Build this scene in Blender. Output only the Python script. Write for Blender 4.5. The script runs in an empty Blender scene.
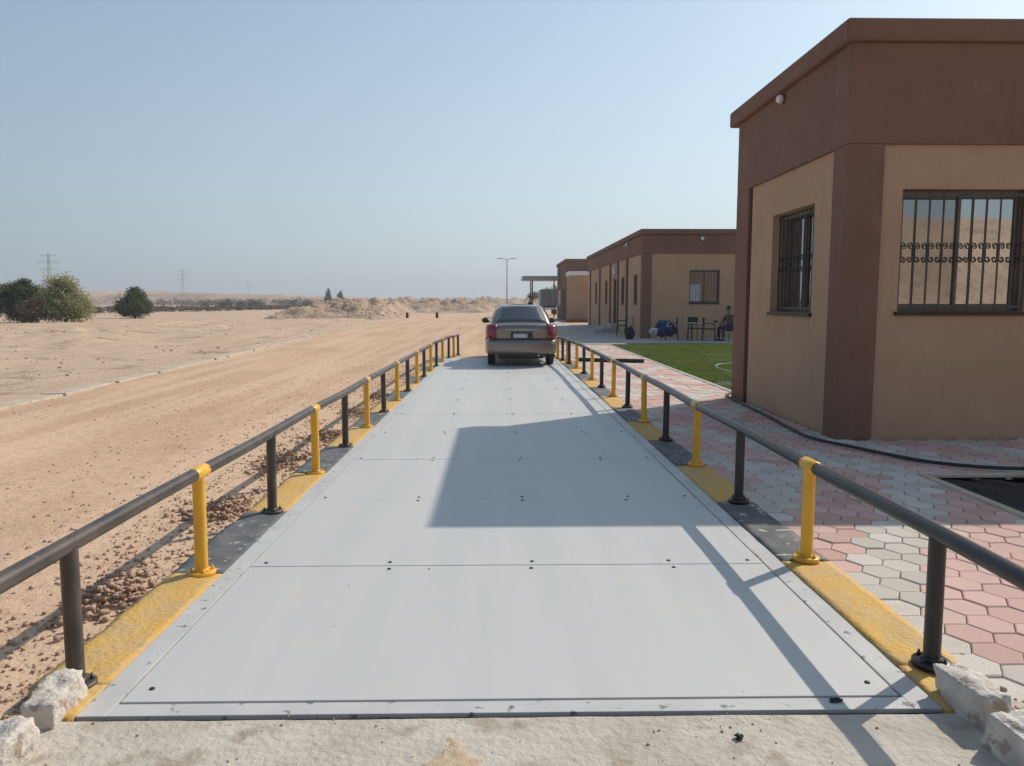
import bpy, bmesh, math, random
import numpy as np
from mathutils import Vector, Matrix
R = math.radians
random.seed(7)
rng = np.random.default_rng(11)
scene = bpy.context.scene
col = scene.collection

# ------------------------------------------------------------------ camera, sky, sun, exposure
cam_data = bpy.data.cameras.new('camera')
cam = bpy.data.objects.new('camera', cam_data); col.objects.link(cam)
cam.location = (0, 0, 1.5)
cam.rotation_euler = (R(90 - 6.02), 0, R(-1.04))
cam_data.sensor_width = 36; cam_data.lens = 27.0
cam_data.clip_start = 0.05; cam_data.clip_end = 8000
scene.camera = cam

SUN_DIR = Vector((4.11, 3.20, 4.42)).normalized()
SUN_EL = math.asin(SUN_DIR.z); SUN_AZ = math.atan2(SUN_DIR.x, SUN_DIR.y)
world = bpy.data.worlds.new('World'); scene.world = world; world.use_nodes = True
wn = world.node_tree.nodes; wl = world.node_tree.links
bgn = wn.get('Background')
sky = wn.new('ShaderNodeTexSky'); sky.sky_type = 'NISHITA'; sky.sun_disc = False
sky.sun_elevation = SUN_EL; sky.sun_rotation = SUN_AZ
sky.altitude = 0; sky.air_density = 1.0; sky.dust_density = 1.5; sky.ozone_density = 1.0
SKY_K = 0.120
tc = wn.new('ShaderNodeTexCoord'); sx = wn.new('ShaderNodeSeparateXYZ'); wl.new(tc.outputs['Generated'], sx.inputs[0])
ramp = wn.new('ShaderNodeValToRGB'); wl.new(sx.outputs['Z'], ramp.inputs[0])      # dusty air thickens towards the horizon
ramp.color_ramp.elements[0].position = 0.0; ramp.color_ramp.elements[0].color = (.88, .88, .88, 1)
ramp.color_ramp.elements[1].position = 0.75; ramp.color_ramp.elements[1].color = (.12, .12, .12, 1)
for p_, v_ in ((.06, .78), (.16, .52), (.42, .24)):
    e_ = ramp.color_ramp.elements.new(p_); e_.color = (v_, v_, v_, 1)
smx = wn.new('ShaderNodeMix'); smx.data_type = 'RGBA'; wl.new(ramp.outputs[0], smx.inputs[0]); tint = wn.new('ShaderNodeMix'); tint.data_type = 'RGBA'; tint.blend_type = 'MULTIPLY'; tint.inputs[0].default_value = 1.0
tint.inputs[7].default_value = (.87, 1.02, 1.05, 1); wl.new(sky.outputs[0], tint.inputs[6]); wl.new(tint.outputs[2], smx.inputs[6])
# the dust glows brighter towards the sun
dt = wn.new('ShaderNodeVectorMath'); dt.operation = 'DOT_PRODUCT'; dt.inputs[1].default_value = SUN_DIR; wl.new(tc.outputs['Generated'], dt.inputs[0])
gm = wn.new('ShaderNodeMapRange'); gm.inputs['From Min'].default_value = .10; gm.inputs['From Max'].default_value = .98; wl.new(dt.outputs['Value'], gm.inputs['Value'])
hz = wn.new('ShaderNodeMix'); hz.data_type = 'RGBA'; wl.new(gm.outputs['Result'], hz.inputs[0])
hz.inputs[6].default_value = (.395/SKY_K, .485/SKY_K, .565/SKY_K, 1); hz.inputs[7].default_value = (.93/SKY_K, 1.03/SKY_K, 1.07/SKY_K, 1)
wl.new(hz.outputs[2], smx.inputs[7])
wl.new(smx.outputs[2], bgn.inputs[0]); bgn.inputs[1].default_value = SKY_K
sun_data = bpy.data.lights.new('sun', 'SUN'); sun_data.energy = 3.9; sun_data.angle = R(0.53)
sun_data.color = (1.0, 0.915, 0.80)
sun = bpy.data.objects.new('sun', sun_data); col.objects.link(sun)
sun.rotation_euler = SUN_DIR.to_track_quat('Z', 'Y').to_euler(); sun.location = (20, 15, 30)
scene.view_settings.view_transform = 'Standard'; scene.view_settings.look = 'None'
scene.view_settings.exposure = 0.0; scene.view_settings.gamma = 1.0

# ------------------------------------------------------------------ helpers
def tag(o, label=None, cat=None, group=None, kind=None):
    if label: o['label'] = label
    if cat: o['category'] = cat
    if group: o['group'] = group
    if kind: o['kind'] = kind
    return o

def empty(name, loc=(0, 0, 0), rz=0.0, label=None, cat=None, group=None):
    o = bpy.data.objects.new(name, None); col.objects.link(o)
    o.location = loc; o.rotation_euler = (0, 0, rz); o.empty_display_size = 0.1
    return tag(o, label, cat, group)

def world_loc(o):
    p = Vector(o.location)
    return p if o.parent is None else p + world_loc(o.parent)

def copy_tree(o, parent=None):
    c = o.copy(); col.objects.link(c)
    if parent is not None: c.parent = parent
    for ch in list(o.children): copy_tree(ch, c)
    return c

class MB:
    """collects geometry in world coordinates (or in the local frame M) and links it as one mesh"""
    def __init__(s, M=None): s.v = []; s.f = []; s.sm = []; s.mi = []; s.M = M; s.cm = 0
    def add(s, vs, fs, smooth=False):
        b = len(s.v)
        for p in vs:
            p = Vector(p)
            s.v.append(tuple(s.M @ p) if s.M is not None else tuple(p))
        for f in fs:
            s.f.append(tuple(i + b for i in f)); s.sm.append(smooth); s.mi.append(s.cm)
        return s
    def box(s, x0, x1, y0, y1, z0, z1):
        return s.add([(x0,y0,z0),(x1,y0,z0),(x1,y1,z0),(x0,y1,z0),(x0,y0,z1),(x1,y0,z1),(x1,y1,z1),(x0,y1,z1)],
                     [(0,3,2,1),(4,5,6,7),(0,1,5,4),(1,2,6,5),(2,3,7,6),(3,0,4,7)])
    def tube(s, pts, r, n=12, caps=True, smooth=True):
        pts = [Vector(p) for p in pts]; rs = r if isinstance(r, (list, tuple)) else [r]*len(pts)
        vs = []; fs = []; prev = None
        for i, p in enumerate(pts):
            d = (pts[min(i+1, len(pts)-1)] - pts[max(i-1, 0)]).normalized()
            if prev is None:
                a = Vector((0,0,1)) if abs(d.z) < 0.9 else Vector((1,0,0))
                u = d.cross(a).normalized()
            else:
                u = (prev - d*prev.dot(d)).normalized()
            prev = u; w = d.cross(u)
            for k in range(n):
                t = 2*math.pi*k/n
                vs.append(p + (u*math.cos(t) + w*math.sin(t))*rs[i])
        for i in range(len(pts)-1):
            for k in range(n):
                fs.append((i*n+k, i*n+(k+1) % n, (i+1)*n+(k+1) % n, (i+1)*n+k))
        s.add(vs, fs, smooth)
        if caps:
            m = (len(pts)-1)*n
            s.add(vs[:n], [tuple(range(n-1, -1, -1))]); s.add(vs[m:m+n], [tuple(range(n))])
        return s
    def lathe(s, c, prof, n=16, axis='z', smooth=True):
        vs = []; fs = []
        for (r, h) in prof:
            for k in range(n):
                t = 2*math.pi*k/n
                a, b = r*math.cos(t), r*math.sin(t)
                vs.append({'z': (c[0]+a, c[1]+b, c[2]+h), 'x': (c[0]+h, c[1]+a, c[2]+b), 'y': (c[0]+a, c[1]+h, c[2]+b)}[axis])
        m = len(prof)
        for i in range(m-1):
            for k in range(n): fs.append((i*n+k, i*n+(k+1) % n, (i+1)*n+(k+1) % n, (i+1)*n+k))
        fs.append(tuple(range(n-1, -1, -1))); fs.append(tuple(range((m-1)*n, m*n)))
        return s.add(vs, fs, smooth)
    def ell(s, c, r, n=12, m=8):
        vs = [(c[0], c[1], c[2]-r[2])]; fs = []
        for i in range(1, m):
            t = math.pi*i/m
            for k in range(n):
                a = 2*math.pi*k/n
                vs.append((c[0]+r[0]*math.sin(t)*math.cos(a), c[1]+r[1]*math.sin(t)*math.sin(a), c[2]-r[2]*math.cos(t)))
        vs.append((c[0], c[1], c[2]+r[2])); L = len(vs)-1
        for k in range(n): fs.append((0, 1+(k+1) % n, 1+k)); fs.append((L, 1+(m-2)*n+k, 1+(m-2)*n+(k+1) % n))
        for i in range(m-2):
            for k in range(n): fs.append((1+i*n+k, 1+i*n+(k+1) % n, 1+(i+1)*n+(k+1) % n, 1+(i+1)*n+k))
        return s.add(vs, fs, True)
    def build(s, name, mat, parent=None, bevel=0.0, recalc=True, segs=2, **tags):
        me = bpy.data.meshes.new(name)
        off = world_loc(parent) if parent is not None else Vector((0, 0, 0))
        me.from_pydata([(p[0]-off.x, p[1]-off.y, p[2]-off.z) for p in s.v], [], s.f)
        me.polygons.foreach_set('use_smooth', s.sm)
        for m in (mat if isinstance(mat, (list, tuple)) else [mat]): me.materials.append(m)
        me.polygons.foreach_set('material_index', s.mi)
        if recalc:
            bm = bmesh.new(); bm.from_mesh(me)
            bmesh.ops.recalc_face_normals(bm, faces=bm.faces); bm.to_mesh(me); bm.free()
        me.update()
        o = bpy.data.objects.new(name, me); col.objects.link(o)
        if parent is not None: o.parent = parent
        if bevel:
            b = o.modifiers.new('bevel', 'BEVEL'); b.width = bevel; b.segments = segs; b.limit_method = 'ANGLE'; b.angle_limit = R(40)
        return tag(o, **tags)

def np_mesh(name, V, F, mat, parent=None, smooth=False, attr=None, **tags):
    """V (n,3), F (m,k) numpy arrays"""
    me = bpy.data.meshes.new(name)
    k = F.shape[1]
    me.vertices.add(len(V)); me.vertices.foreach_set('co', np.asarray(V, dtype=np.float32).ravel())
    me.loops.add(F.size); me.loops.foreach_set('vertex_index', F.astype(np.int32).ravel())
    me.polygons.add(len(F)); me.polygons.foreach_set('loop_start', np.arange(0, F.size, k, dtype=np.int32))
    me.polygons.foreach_set('loop_total', np.full(len(F), k, dtype=np.int32))
    if smooth: me.polygons.foreach_set('use_smooth', np.ones(len(F), dtype=bool))
    if attr is not None:
        a = me.attributes.new(attr[0], 'FLOAT', 'POINT'); a.data.foreach_set('value', np.asarray(attr[1], dtype=np.float32))
    me.update(calc_edges=True); me.validate()
    me.materials.append(mat)
    o = bpy.data.objects.new(name, me); col.objects.link(o)
    if parent is not None:
        o.parent = parent; o.location = -world_loc(parent)
    return tag(o, **tags)

_perm = np.random.default_rng(5).random((256, 256))
def vnoise(x, y):
    xi = np.floor(x).astype(int); yi = np.floor(y).astype(int); fx = x-xi; fy = y-yi
    fx = fx*fx*(3-2*fx); fy = fy*fy*(3-2*fy)
    g = lambda a, b: _perm[a % 256, b % 256]
    return (g(xi, yi)*(1-fx)+g(xi+1, yi)*fx)*(1-fy)+(g(xi, yi+1)*(1-fx)+g(xi+1, yi+1)*fx)*fy - 0.5
def fbm(x, y, oct=4, gain=0.5):
    s = 0; a = 1.0
    for i in range(oct): s = s + a*vnoise(x*2**i+17.3*i, y*2**i+5.1*i); a *= gain
    return s
def sst(a, b, x):
    t = np.clip((x-a)/(b-a), 0, 1); return t*t*(3-2*t)

# ------------------------------------------------------------------ materials
def new_mat(name):
    m = bpy.data.materials.new(name); m.use_nodes = True
    nt = m.node_tree; return m, nt, nt.nodes['Principled BSDF']
def nd(nt, t, **kw):
    n = nt.nodes.new(t)
    for k, v in kw.items():
        if hasattr(n, k): setattr(n, k, v)
        else: n.inputs[k].default_value = v
    return n
def noise_fac(nt, scale, lo, hi, detail=5.0, rough=0.55, stretch=None, offset=0.0):
    g = nt.nodes.new('ShaderNodeNewGeometry')
    mp = nt.nodes.new('ShaderNodeMapping'); mp.inputs['Scale'].default_value = stretch or (1, 1, 1)
    mp.inputs['Location'].default_value = (offset, offset*.7, offset*.3)
    nt.links.new(g.outputs['Position'], mp.inputs['Vector'])
    n = nd(nt, 'ShaderNodeTexNoise'); n.inputs['Scale'].default_value = scale; n.inputs['Detail'].default_value = detail; n.inputs['Roughness'].default_value = rough
    nt.links.new(mp.outputs[0], n.inputs['Vector'])
    r = nt.nodes.new('ShaderNodeMapRange'); r.interpolation_type = 'SMOOTHSTEP'
    r.inputs['From Min'].default_value = lo; r.inputs['From Max'].default_value = hi
    nt.links.new(n.outputs['Fac'], r.inputs['Value'])
    return r.outputs['Result'], n.outputs['Fac'], mp.outputs[0]
def mixc(nt, fac, a, b, k=1.0):
    m = nt.nodes.new('ShaderNodeMix'); m.data_type = 'RGBA'
    if k != 1.0:
        mu = nt.nodes.new('ShaderNodeMath'); mu.operation = 'MULTIPLY'; mu.inputs[1].default_value = k
        nt.links.new(fac, mu.inputs[0]); fac = mu.outputs[0]
    nt.links.new(fac, m.inputs[0])
    for i, c in ((6, a), (7, b)):
        if isinstance(c, (tuple, list)): m.inputs[i].default_value = (*c[:3], 1)
        else: nt.links.new(c, m.inputs[i])
    return m.outputs[2]
def bump(nt, bsdf, h, strength, dist, prev=None):
    b = nt.nodes.new('ShaderNodeBump'); b.inputs['Strength'].default_value = strength; b.inputs['Distance'].default_value = dist
    nt.links.new(h, b.inputs['Height'])
    if prev is not None: nt.links.new(prev, b.inputs['Normal'])
    nt.links.new(b.outputs[0], bsdf.inputs['Normal']); return b.outputs[0]

def pm(name, c, c2=None, scale=3.0, rough=0.6, metal=0.0, bscale=0.0, bstr=0.3, bdist=0.005, lo=0.35, hi=0.65, spots=None, spec=0.5, coat=0.0, stretch=None):
    """base colour c varied towards c2 by noise; spots=(colour, scale, lo, hi) adds specks; bscale adds fine bump"""
    m, nt, b = new_mat(name)
    b.inputs['Roughness'].default_value = rough; b.inputs['Metallic'].default_value = metal
    b.inputs['Specular IOR Level'].default_value = spec
    if coat: b.inputs['Coat Weight'].default_value = coat; b.inputs['Coat Roughness'].default_value = 0.08
    c2 = c2 or tuple(x*0.8 for x in c)
    f, raw, _ = noise_fac(nt, scale, lo, hi, stretch=stretch)
    out = mixc(nt, f, c, c2)
    if spots:
        f2, _, _ = noise_fac(nt, spots[1], spots[2], spots[3], detail=3)
        out = mixc(nt, f2, out, spots[0])
    nt.links.new(out, b.inputs['Base Color'])
    if bscale:
        _, raw2, _ = noise_fac(nt, bscale, 0, 1, detail=4)
        bump(nt, b, raw2, bstr, bdist)
    return m

M = {}
M['plate'] = pm('deck_paint', (.496, .494, .482), (.534, .525, .505), 1.9, 0.55, bscale=60, bstr=.10, bdist=.002, spots=((.565, .52, .46), 3.5, .56, .80), stretch=(2.2, .16, 1))
M['rim'] = pm('deck_rim_paint', (.465, .46, .45), (.53, .515, .495), 4, 0.55, bscale=50, bstr=.15, bdist=.003, spots=((.17, .165, .16), 16, .61, .69))
M['bolt'] = pm('dark_bolt', (.035, .03, .03), (.07, .05, .04), 30, .6, metal=.3)
M['yellow'] = pm('yellow_paint', (.78, .42, .028), (.70, .37, .035), 6, .38, bscale=40, bstr=.06, bdist=.002, spots=((.40, .24, .08), 28, .68, .76))
M['yellow_conc'] = pm('yellow_painted_concrete', (.62, .36, .075), (.56, .37, .15), 5, .8, bscale=38, bstr=.9, bdist=.010, spots=((.46, .335, .20), 9, .57, .72))
M['grey_conc'] = pm('grey_painted_concrete', (.085, .09, .095), (.14, .14, .14), 6, .75, bscale=45, bstr=.5, bdist=.006, spots=((.46, .43, .39), 13, .61, .68))
M['rail'] = pm('dark_rail_paint', (.046, .034, .027), (.085, .064, .050), 5, .42, bscale=50, bstr=.06, bdist=.002, spots=((.13, .105, .085), 18, .62, .78))
M['rail_shaded'] = pm('shaded_rail_paint', (.017, .016, .016), (.028, .025, .023), 5, .36, bscale=50, bstr=.06, bdist=.002, spots=((.07, .058, .048), 18, .64, .78))  # right railing's rail paint: less dust, and its shade put into the darker colour
M['concrete'] = pm('apron_concrete', (.44, .39, .325), (.53, .475, .405), 2.6, .85, bscale=30, bstr=.9, bdist=.012, spots=((.36, .30, .24), 6, .52, .70))
M['slab'] = pm('slab_concrete', (.36, .34, .31), (.43, .40, .36), .8, .85, bscale=18, bstr=.3, bdist=.01)
M['kerbstone'] = pm('kerb_concrete', (.46, .385, .30), (.52, .43, .33), 1.5, .9, bscale=12, bstr=.5, bdist=.02, spots=((.46, .33, .22), 2.5, .5, .66))
M['whitestone'] = pm('flaking_whitewash', (.62, .57, .51), (.50, .44, .385), 9, .85, bscale=38, bstr=.9, bdist=.015, spots=((.36, .29, .23), 15, .56, .64))
M['tan'] = pm('tan_plaster', (.455, .275, .160), (.40, .240, .138), 1.3, .9, bscale=90, bstr=.45, bdist=.008, spots=((.36, .215, .13), 3.4, .58, .75))
M['brown'] = pm('brown_plaster', (.205, .130, .108), (.175, .108, .088), 1.4, .9, bscale=90, bstr=.45, bdist=.008, spots=((.235, .155, .13), 3.0, .58, .75))
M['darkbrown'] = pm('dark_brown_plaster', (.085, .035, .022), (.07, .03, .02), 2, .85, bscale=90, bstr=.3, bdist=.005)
M['iron'] = pm('grey_iron', (.06, .06, .065), (.09, .085, .08), 8, .5, metal=.4)
M['blackiron'] = pm('black_iron', (.02, .018, .017), (.035, .03, .028), 8, .5, metal=.3)
M['alu'] = pm('brown_aluminium', (.16, .125, .095), (.20, .16, .12), 3, .4, metal=.5)
M['white'] = pm('white_plastic', (.78, .77, .74), (.70, .69, .66), 6, .4)
M['rubber'] = pm('black_rubber', (.014, .014, .014), (.025, .024, .023), 12, .6)
M['black'] = pm('black_fabric', (.018, .018, .02), (.03, .03, .03), 9, .85)
M['soil'] = pm('wet_soil', (.018, .014, .011), (.035, .026, .02), 8, .95, bscale=14, bstr=1, bdist=.05)
M['lawnsoil'] = pm('lawn_soil', (.035, .055, .018), (.06, .055, .025), 2, .95, bscale=20, bstr=.6, bdist=.03)
M['joint'] = pm('joint_sand', (.20, .165, .135), (.27, .22, .18), 5, .95)
M['bark'] = pm('bark', (.12, .085, .06), (.075, .055, .04), 6, .9, bscale=14, bstr=.8, bdist=.03)
M['clod'] = pm('earth_clod', (.48, .32, .22), (.36, .235, .16), 12, .95, bscale=30, bstr=.7, bdist=.01)
M['sand'] = pm('blown_sand', (.56, .42, .29), (.48, .35, .24), 30, .95, bscale=120, bstr=.8, bdist=.006)
M['pebble'] = pm('pebbles', (.54, .375, .26), (.40, .275, .19), 3, .95, lo=.3, hi=.7)
M['steel'] = pm('galvanised_steel', (.42, .43, .44), (.34, .35, .36), 3, .45, metal=.6)
M['skin'] = pm('skin', (.22, .12, .08), (.18, .10, .065), 10, .55)
M['hair'] = pm('black_hair', (.012, .010, .009), None, 20, .6)
M['shirt'] = pm('brown_shirt', (.10, .075, .06), (.07, .055, .045), 10, .9)
M['jeans'] = pm('dark_jeans', (.030, .040, .065), (.02, .028, .045), 10, .9)
M['bluecloth'] = pm('blue_cloth', (.035, .055, .16), (.02, .03, .09), 5, .9)
M['whitecloth'] = pm('white_cloth', (.62, .64, .68), (.45, .48, .55), 6, .9)
M['truckbox'] = pm('grey_truck_body', (.075, .09, .10), (.10, .115, .125), 1, .5)
M['brickkerb'] = pm('red_brick', (.30, .11, .06), (.22, .09, .05), 3, .9)
M['tabletop'] = pm('pale_table', (.42, .38, .33), (.36, .33, .29), 4, .5)

# glass
def glass(name, base, mirror, rough=.02):
    m, nt, b = new_mat(name)
    b.inputs['Base Color'].default_value = (*base, 1); b.inputs['Roughness'].default_value = rough
    b.inputs['Specular IOR Level'].default_value = 0.7
    g = nd(nt, 'ShaderNodeBsdfGlossy'); g.inputs['Roughness'].default_value = rough; g.inputs['Color'].default_value = (.86, .84, .80, 1)
    mx = nd(nt, 'ShaderNodeMixShader'); mx.inputs[0].default_value = mirror
    nt.links.new(b.outputs[0], mx.inputs[1]); nt.links.new(g.outputs[0], mx.inputs[2])
    _, raw, _ = noise_fac(nt, 1.4, 0, 1, detail=1)
    bp = nt.nodes.new('ShaderNodeBump'); bp.inputs['Strength'].default_value = .05; bp.inputs['Distance'].default_value = .02
    nt.links.new(raw, bp.inputs['Height']); nt.links.new(bp.outputs[0], g.inputs['Normal'])
    nt.links.new(mx.outputs[0], nt.nodes['Material Output'].inputs['Surface'])
    return m
M['mirrorglass'] = glass('reflective_glass', (.02, .022, .025), .62)
M['screenglass'] = glass('dusty_glass', (.035, .03, .026), .34, .03)
M['darkglass'] = glass('dark_glass', (.012, .013, .015), .10)
M['carglass'] = glass('car_glass', (.015, .018, .022), .12)

# sandy ground: road tone, gravel, rough field west of the roadside kerb
def ground_mat():
    m, nt, b = new_mat('sandy_ground'); b.inputs['Roughness'].default_value = .95; b.inputs['Specular IOR Level'].default_value = .15
    f1, r1, _ = noise_fac(nt, .22, .38, .64, detail=8, rough=.6)
    c = mixc(nt, f1, (.605, .405, .272), (.515, .340, .225))
    f2, r2, _ = noise_fac(nt, .9, .42, .60, detail=7, stretch=(1.9, .10, 1), offset=3.1)      # along the wheel tracks
    c = mixc(nt, f2, c, (.655, .46, .315), .85)
    f3, r3, _ = noise_fac(nt, 9, .50, .66, detail=6, offset=9)
    c = mixc(nt, f3, c, (.42, .28, .18), .45)
    f4, r4, _ = noise_fac(nt, 55, .56, .70, detail=3, offset=2)
    c = mixc(nt, f4, c, (.32, .215, .145), .6)
    f5, r5, _ = noise_fac(nt, .75, .53, .66, detail=9, rough=.68, offset=20)
    rf = nt.nodes.new('ShaderNodeAttribute'); rf.attribute_name = 'field'
    mu = nt.nodes.new('ShaderNodeMath'); mu.operation = 'MULTIPLY'
    nt.links.new(rf.outputs['Fac'], mu.inputs[0]); nt.links.new(f5, mu.inputs[1])
    c = mixc(nt, rf.outputs['Fac'], c, (.50, .38, .28), .6)
    c = mixc(nt, mu.outputs[0], c, (.27, .205, .13), .8)
    nt.links.new(c, b.inputs['Base Color'])
    n1 = bump(nt, b, r3, .6, .03); n2 = bump(nt, b, r4, .6, .012, n1)
    return m
M['ground'] = ground_mat()
M['heap'] = pm('spoil_earth', (.44, .31, .215), (.33, .23, .165), .5, .95, bscale=3, bstr=.9, bdist=.15, spots=((.52, .40, .30), .9, .58, .72))
M['hill'] = pm('desert_hill', (.50, .365, .265), (.38, .27, .195), .06, .95, bscale=.5, bstr=.8, bdist=1.0, spots=((.30, .22, .15), .16, .60, .72))

def plaster(name, c, c2, c3):
    m, nt, b = new_mat(name); b.inputs['Roughness'].default_value = .9; b.inputs['Specular IOR Level'].default_value = .25
    f, _, _ = noise_fac(nt, .9, .36, .66, detail=7, rough=.62); o = mixc(nt, f, c, c2)
    f2, r2_, _ = noise_fac(nt, 14, .45, .62, detail=5, stretch=(1, 1, .10)); o = mixc(nt, f2, o, c3, .14)       # combed streaks
    f3, r3, _ = noise_fac(nt, 5, .56, .72, detail=6, stretch=(1, 1, .5), offset=7); o = mixc(nt, f3, o, c3, .55)
    f4, r4, _ = noise_fac(nt, 70, .4, .7, detail=3); o = mixc(nt, f4, o, c2, .35)
    nt.links.new(o, b.inputs['Base Color'])
    n1 = bump(nt, b, r2_, .5, .012); bump(nt, b, r4, .5, .006, n1); return m
M['tan'] = plaster('tan_plaster', (.500, .330, .212), (.445, .290, .184), (.385, .245, .152))
M['brown'] = plaster('brown_plaster', (.225, .126, .090), (.195, .106, .076), (.255, .155, .118))
def island_mat(name, ca, cb, cc=None, rough=.7, trans=0.0, spec=.3):
    m, nt, b = new_mat(name); b.inputs['Roughness'].default_value = rough; b.inputs['Specular IOR Level'].default_value = spec
    g = nt.nodes.new('ShaderNodeNewGeometry')
    c = mixc(nt, g.outputs['Random Per Island'], ca, cb)
    if cc:
        f, _, _ = noise_fac(nt, .9, .42, .62, detail=4)
        c = mixc(nt, f, c, cc, .7)
    nt.links.new(c, b.inputs['Base Color'])
    if trans:
        t = nd(nt, 'ShaderNodeBsdfTranslucent'); nt.links.new(c, t.inputs['Color'])
        mx = nd(nt, 'ShaderNodeMixShader'); mx.inputs[0].default_value = trans
        nt.links.new(b.outputs[0], mx.inputs[1]); nt.links.new(t.outputs[0], mx.inputs[2])
        nt.links.new(mx.outputs[0], nt.nodes['Material Output'].inputs['Surface'])
    return m
M['leaf_pale'] = island_mat('pale_green_leaves', (.30, .31, .14), (.40, .39, .20), (.33, .30, .16), trans=.4)
M['leaf_dark'] = island_mat('dark_green_leaves', (.075, .11, .045), (.13, .16, .065), (.11, .11, .06), trans=.35)
M['leaf_mid'] = island_mat('mid_green_leaves', (.085, .125, .055), (.15, .18, .085), None, trans=.35)
M['leaf_grey'] = island_mat('grey_green_scrub', (.14, .13, .095), (.20, .175, .13), (.25, .20, .145))
M['leaf_twig'] = island_mat('dry_twigs', (.17, .115, .085), (.24, .17, .12))
M['grass'] = island_mat('lawn_grass', (.10, .185, .026), (.20, .26, .055), (.24, .215, .085), trans=.35)

def paver_mat():
    m, nt, b = new_mat('concrete_pavers'); b.inputs['Roughness'].default_value = .85
    a = nt.nodes.new('ShaderNodeAttribute'); a.attribute_name = 'pink'
    g = nt.nodes.new('ShaderNodeNewGeometry')
    pk = mixc(nt, g.outputs['Random Per Island'], (.49, .295, .245), (.64, .41, .355))
    wt = mixc(nt, g.outputs['Random Per Island'], (.47, .42, .36), (.61, .555, .49))
    c = mixc(nt, a.outputs['Fac'], wt, pk)
    f, r, _ = noise_fac(nt, 3.5, .48, .70, detail=6); c = mixc(nt, f, c, (.46, .37, .29), .45)
    f2, r2, _ = noise_fac(nt, 60, .5, .72, detail=3); c = mixc(nt, f2, c, (.36, .29, .24), .35)
    nt.links.new(c, b.inputs['Base Color']); bump(nt, b, r2, .35, .004)
    return m
M['paver'] = paver_mat()

# ------------------------------------------------------------------ ground and terrain
KX = np.array([-40, 2, 12, 20, 30, 46, 60, 72.0]); KV = np.array([-6.2, -7.2, -7.55, -7.9, -8.5, -9.0, -9.5, -11.5])
def kerb_x(y): return np.interp(y, KX, KV)
def axis(lo, hi, fine0, fine1, step, n):
    mid = np.arange(fine0, fine1, step)
    a = fine0 - (np.geomspace(step, fine0-lo, n)); b = fine1 + np.geomspace(step*.5, hi-fine1, n)
    return np.concatenate([a[::-1], mid, b])
def ground_h(X, Y):
    left = sst(0, 1, kerb_x(Y) - X)                      # rough field beyond the roadside kerb
    road = sst(-1.4, -1.9, X)
    h = -0.09 + 0.012*fbm(X*1.5, Y*1.0)*road
    h = h + road*(0.03*fbm(X*.35, Y*.12, 3))
    h = h + left*(0.10*fbm(X*.25+3, Y*.25, 5, .55) + 0.05*fbm(X*1.1, Y*1.1, 3))
    m_ = np.clip(fbm(X*.16+9, Y*.10+2, 3)+.08, 0, 1); h = h + left*.5*m_*sst(24, 34, Y)*sst(80, 55, Y)*sst(-30, -18, X)*(1+.5*fbm(X*1.2, Y*1.2, 3))
    h = h - 0.03*sst(-2.3, -1.8, X)*(X < -1.0)*1.0*0
    ramp = sst(20.0, 21.0, Y)*sst(3.4, 1.9, X)*sst(-4.5, -1.6, X)
    h = h*(1-ramp) + ramp*(-0.012)
    h = h + sst(30, 46, Y)*0.09*sst(60, 10, np.abs(X)) * sst(4.8, 3.0, X)
    h = h + sst(120, 500, Y)*0.4 + sst(150, 600, np.abs(X))*0.5
    return h
def grid_mesh(name, xs, ys, hf, mat, attrf=None, **tags):
    X, Y = np.meshgrid(xs, ys); Z = hf(X, Y)
    V = np.stack([X.ravel(), Y.ravel(), Z.ravel()], 1); nx = len(xs)
    i = np.arange(len(ys)-1)[:, None]*nx + np.arange(nx-1)[None, :]
    i = i.ravel(); F = np.stack([i, i+1, i+nx+1, i+nx], 1)
    at = ('field', attrf(X, Y).ravel()) if attrf else None
    return np_mesh(name, V, F, mat, smooth=True, attr=at, **tags)
xs = axis(-1900, 1900, -30, 6, .12, 60); ys = axis(-300, 2400, -2, 48, .14, 70)
grid_mesh('ground', xs, ys, ground_h, M['ground'], lambda X, Y: sst(-.3, .8, kerb_x(Y)-X)*np.clip(.75+.9*fbm(X*.12, Y*.12, 3), 0, 1), kind='structure')

# spoil heaps beside the far end of the dirt road
def heap(name, x0, x1, y0, y1, h, step, seed, lab_kind='structure'):
    def hf(X, Y):
        u = (X-x0)/(x1-x0); w = (Y-y0)/(y1-y0)
        e = sst(0, .22, u)*sst(1, .80, u)*sst(0, .3, w)*sst(1, .65, w)
        n = 1-2*np.abs(fbm(X*.13+seed, Y*.10, 3)); n2 = fbm(X*.5+seed, Y*.4, 4, .6)
        n3 = np.abs(fbm(X*.9+seed, Y*.7, 3)); n4 = fbm(X*2.6, Y*2.0+seed, 3, .6)
        return -0.35 + e*h*(0.46 + .42*n + .42*n2 - .30*n3 + .18*n4) + .1*e
    grid_mesh(name, np.arange(x0, x1+step, step), np.arange(y0, y1+step, step), hf, M['heap'], kind='structure')
heap('spoil_heap', -22.5, -8.6, 62, 104, 1.95, .25, 3)
heap('spoil_heap', -20, 1.0, 98, 156, 2.15, .35, 31)
heap('spoil_heap', -40, 30, 170, 260, 3.0, .9, 57)

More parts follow.
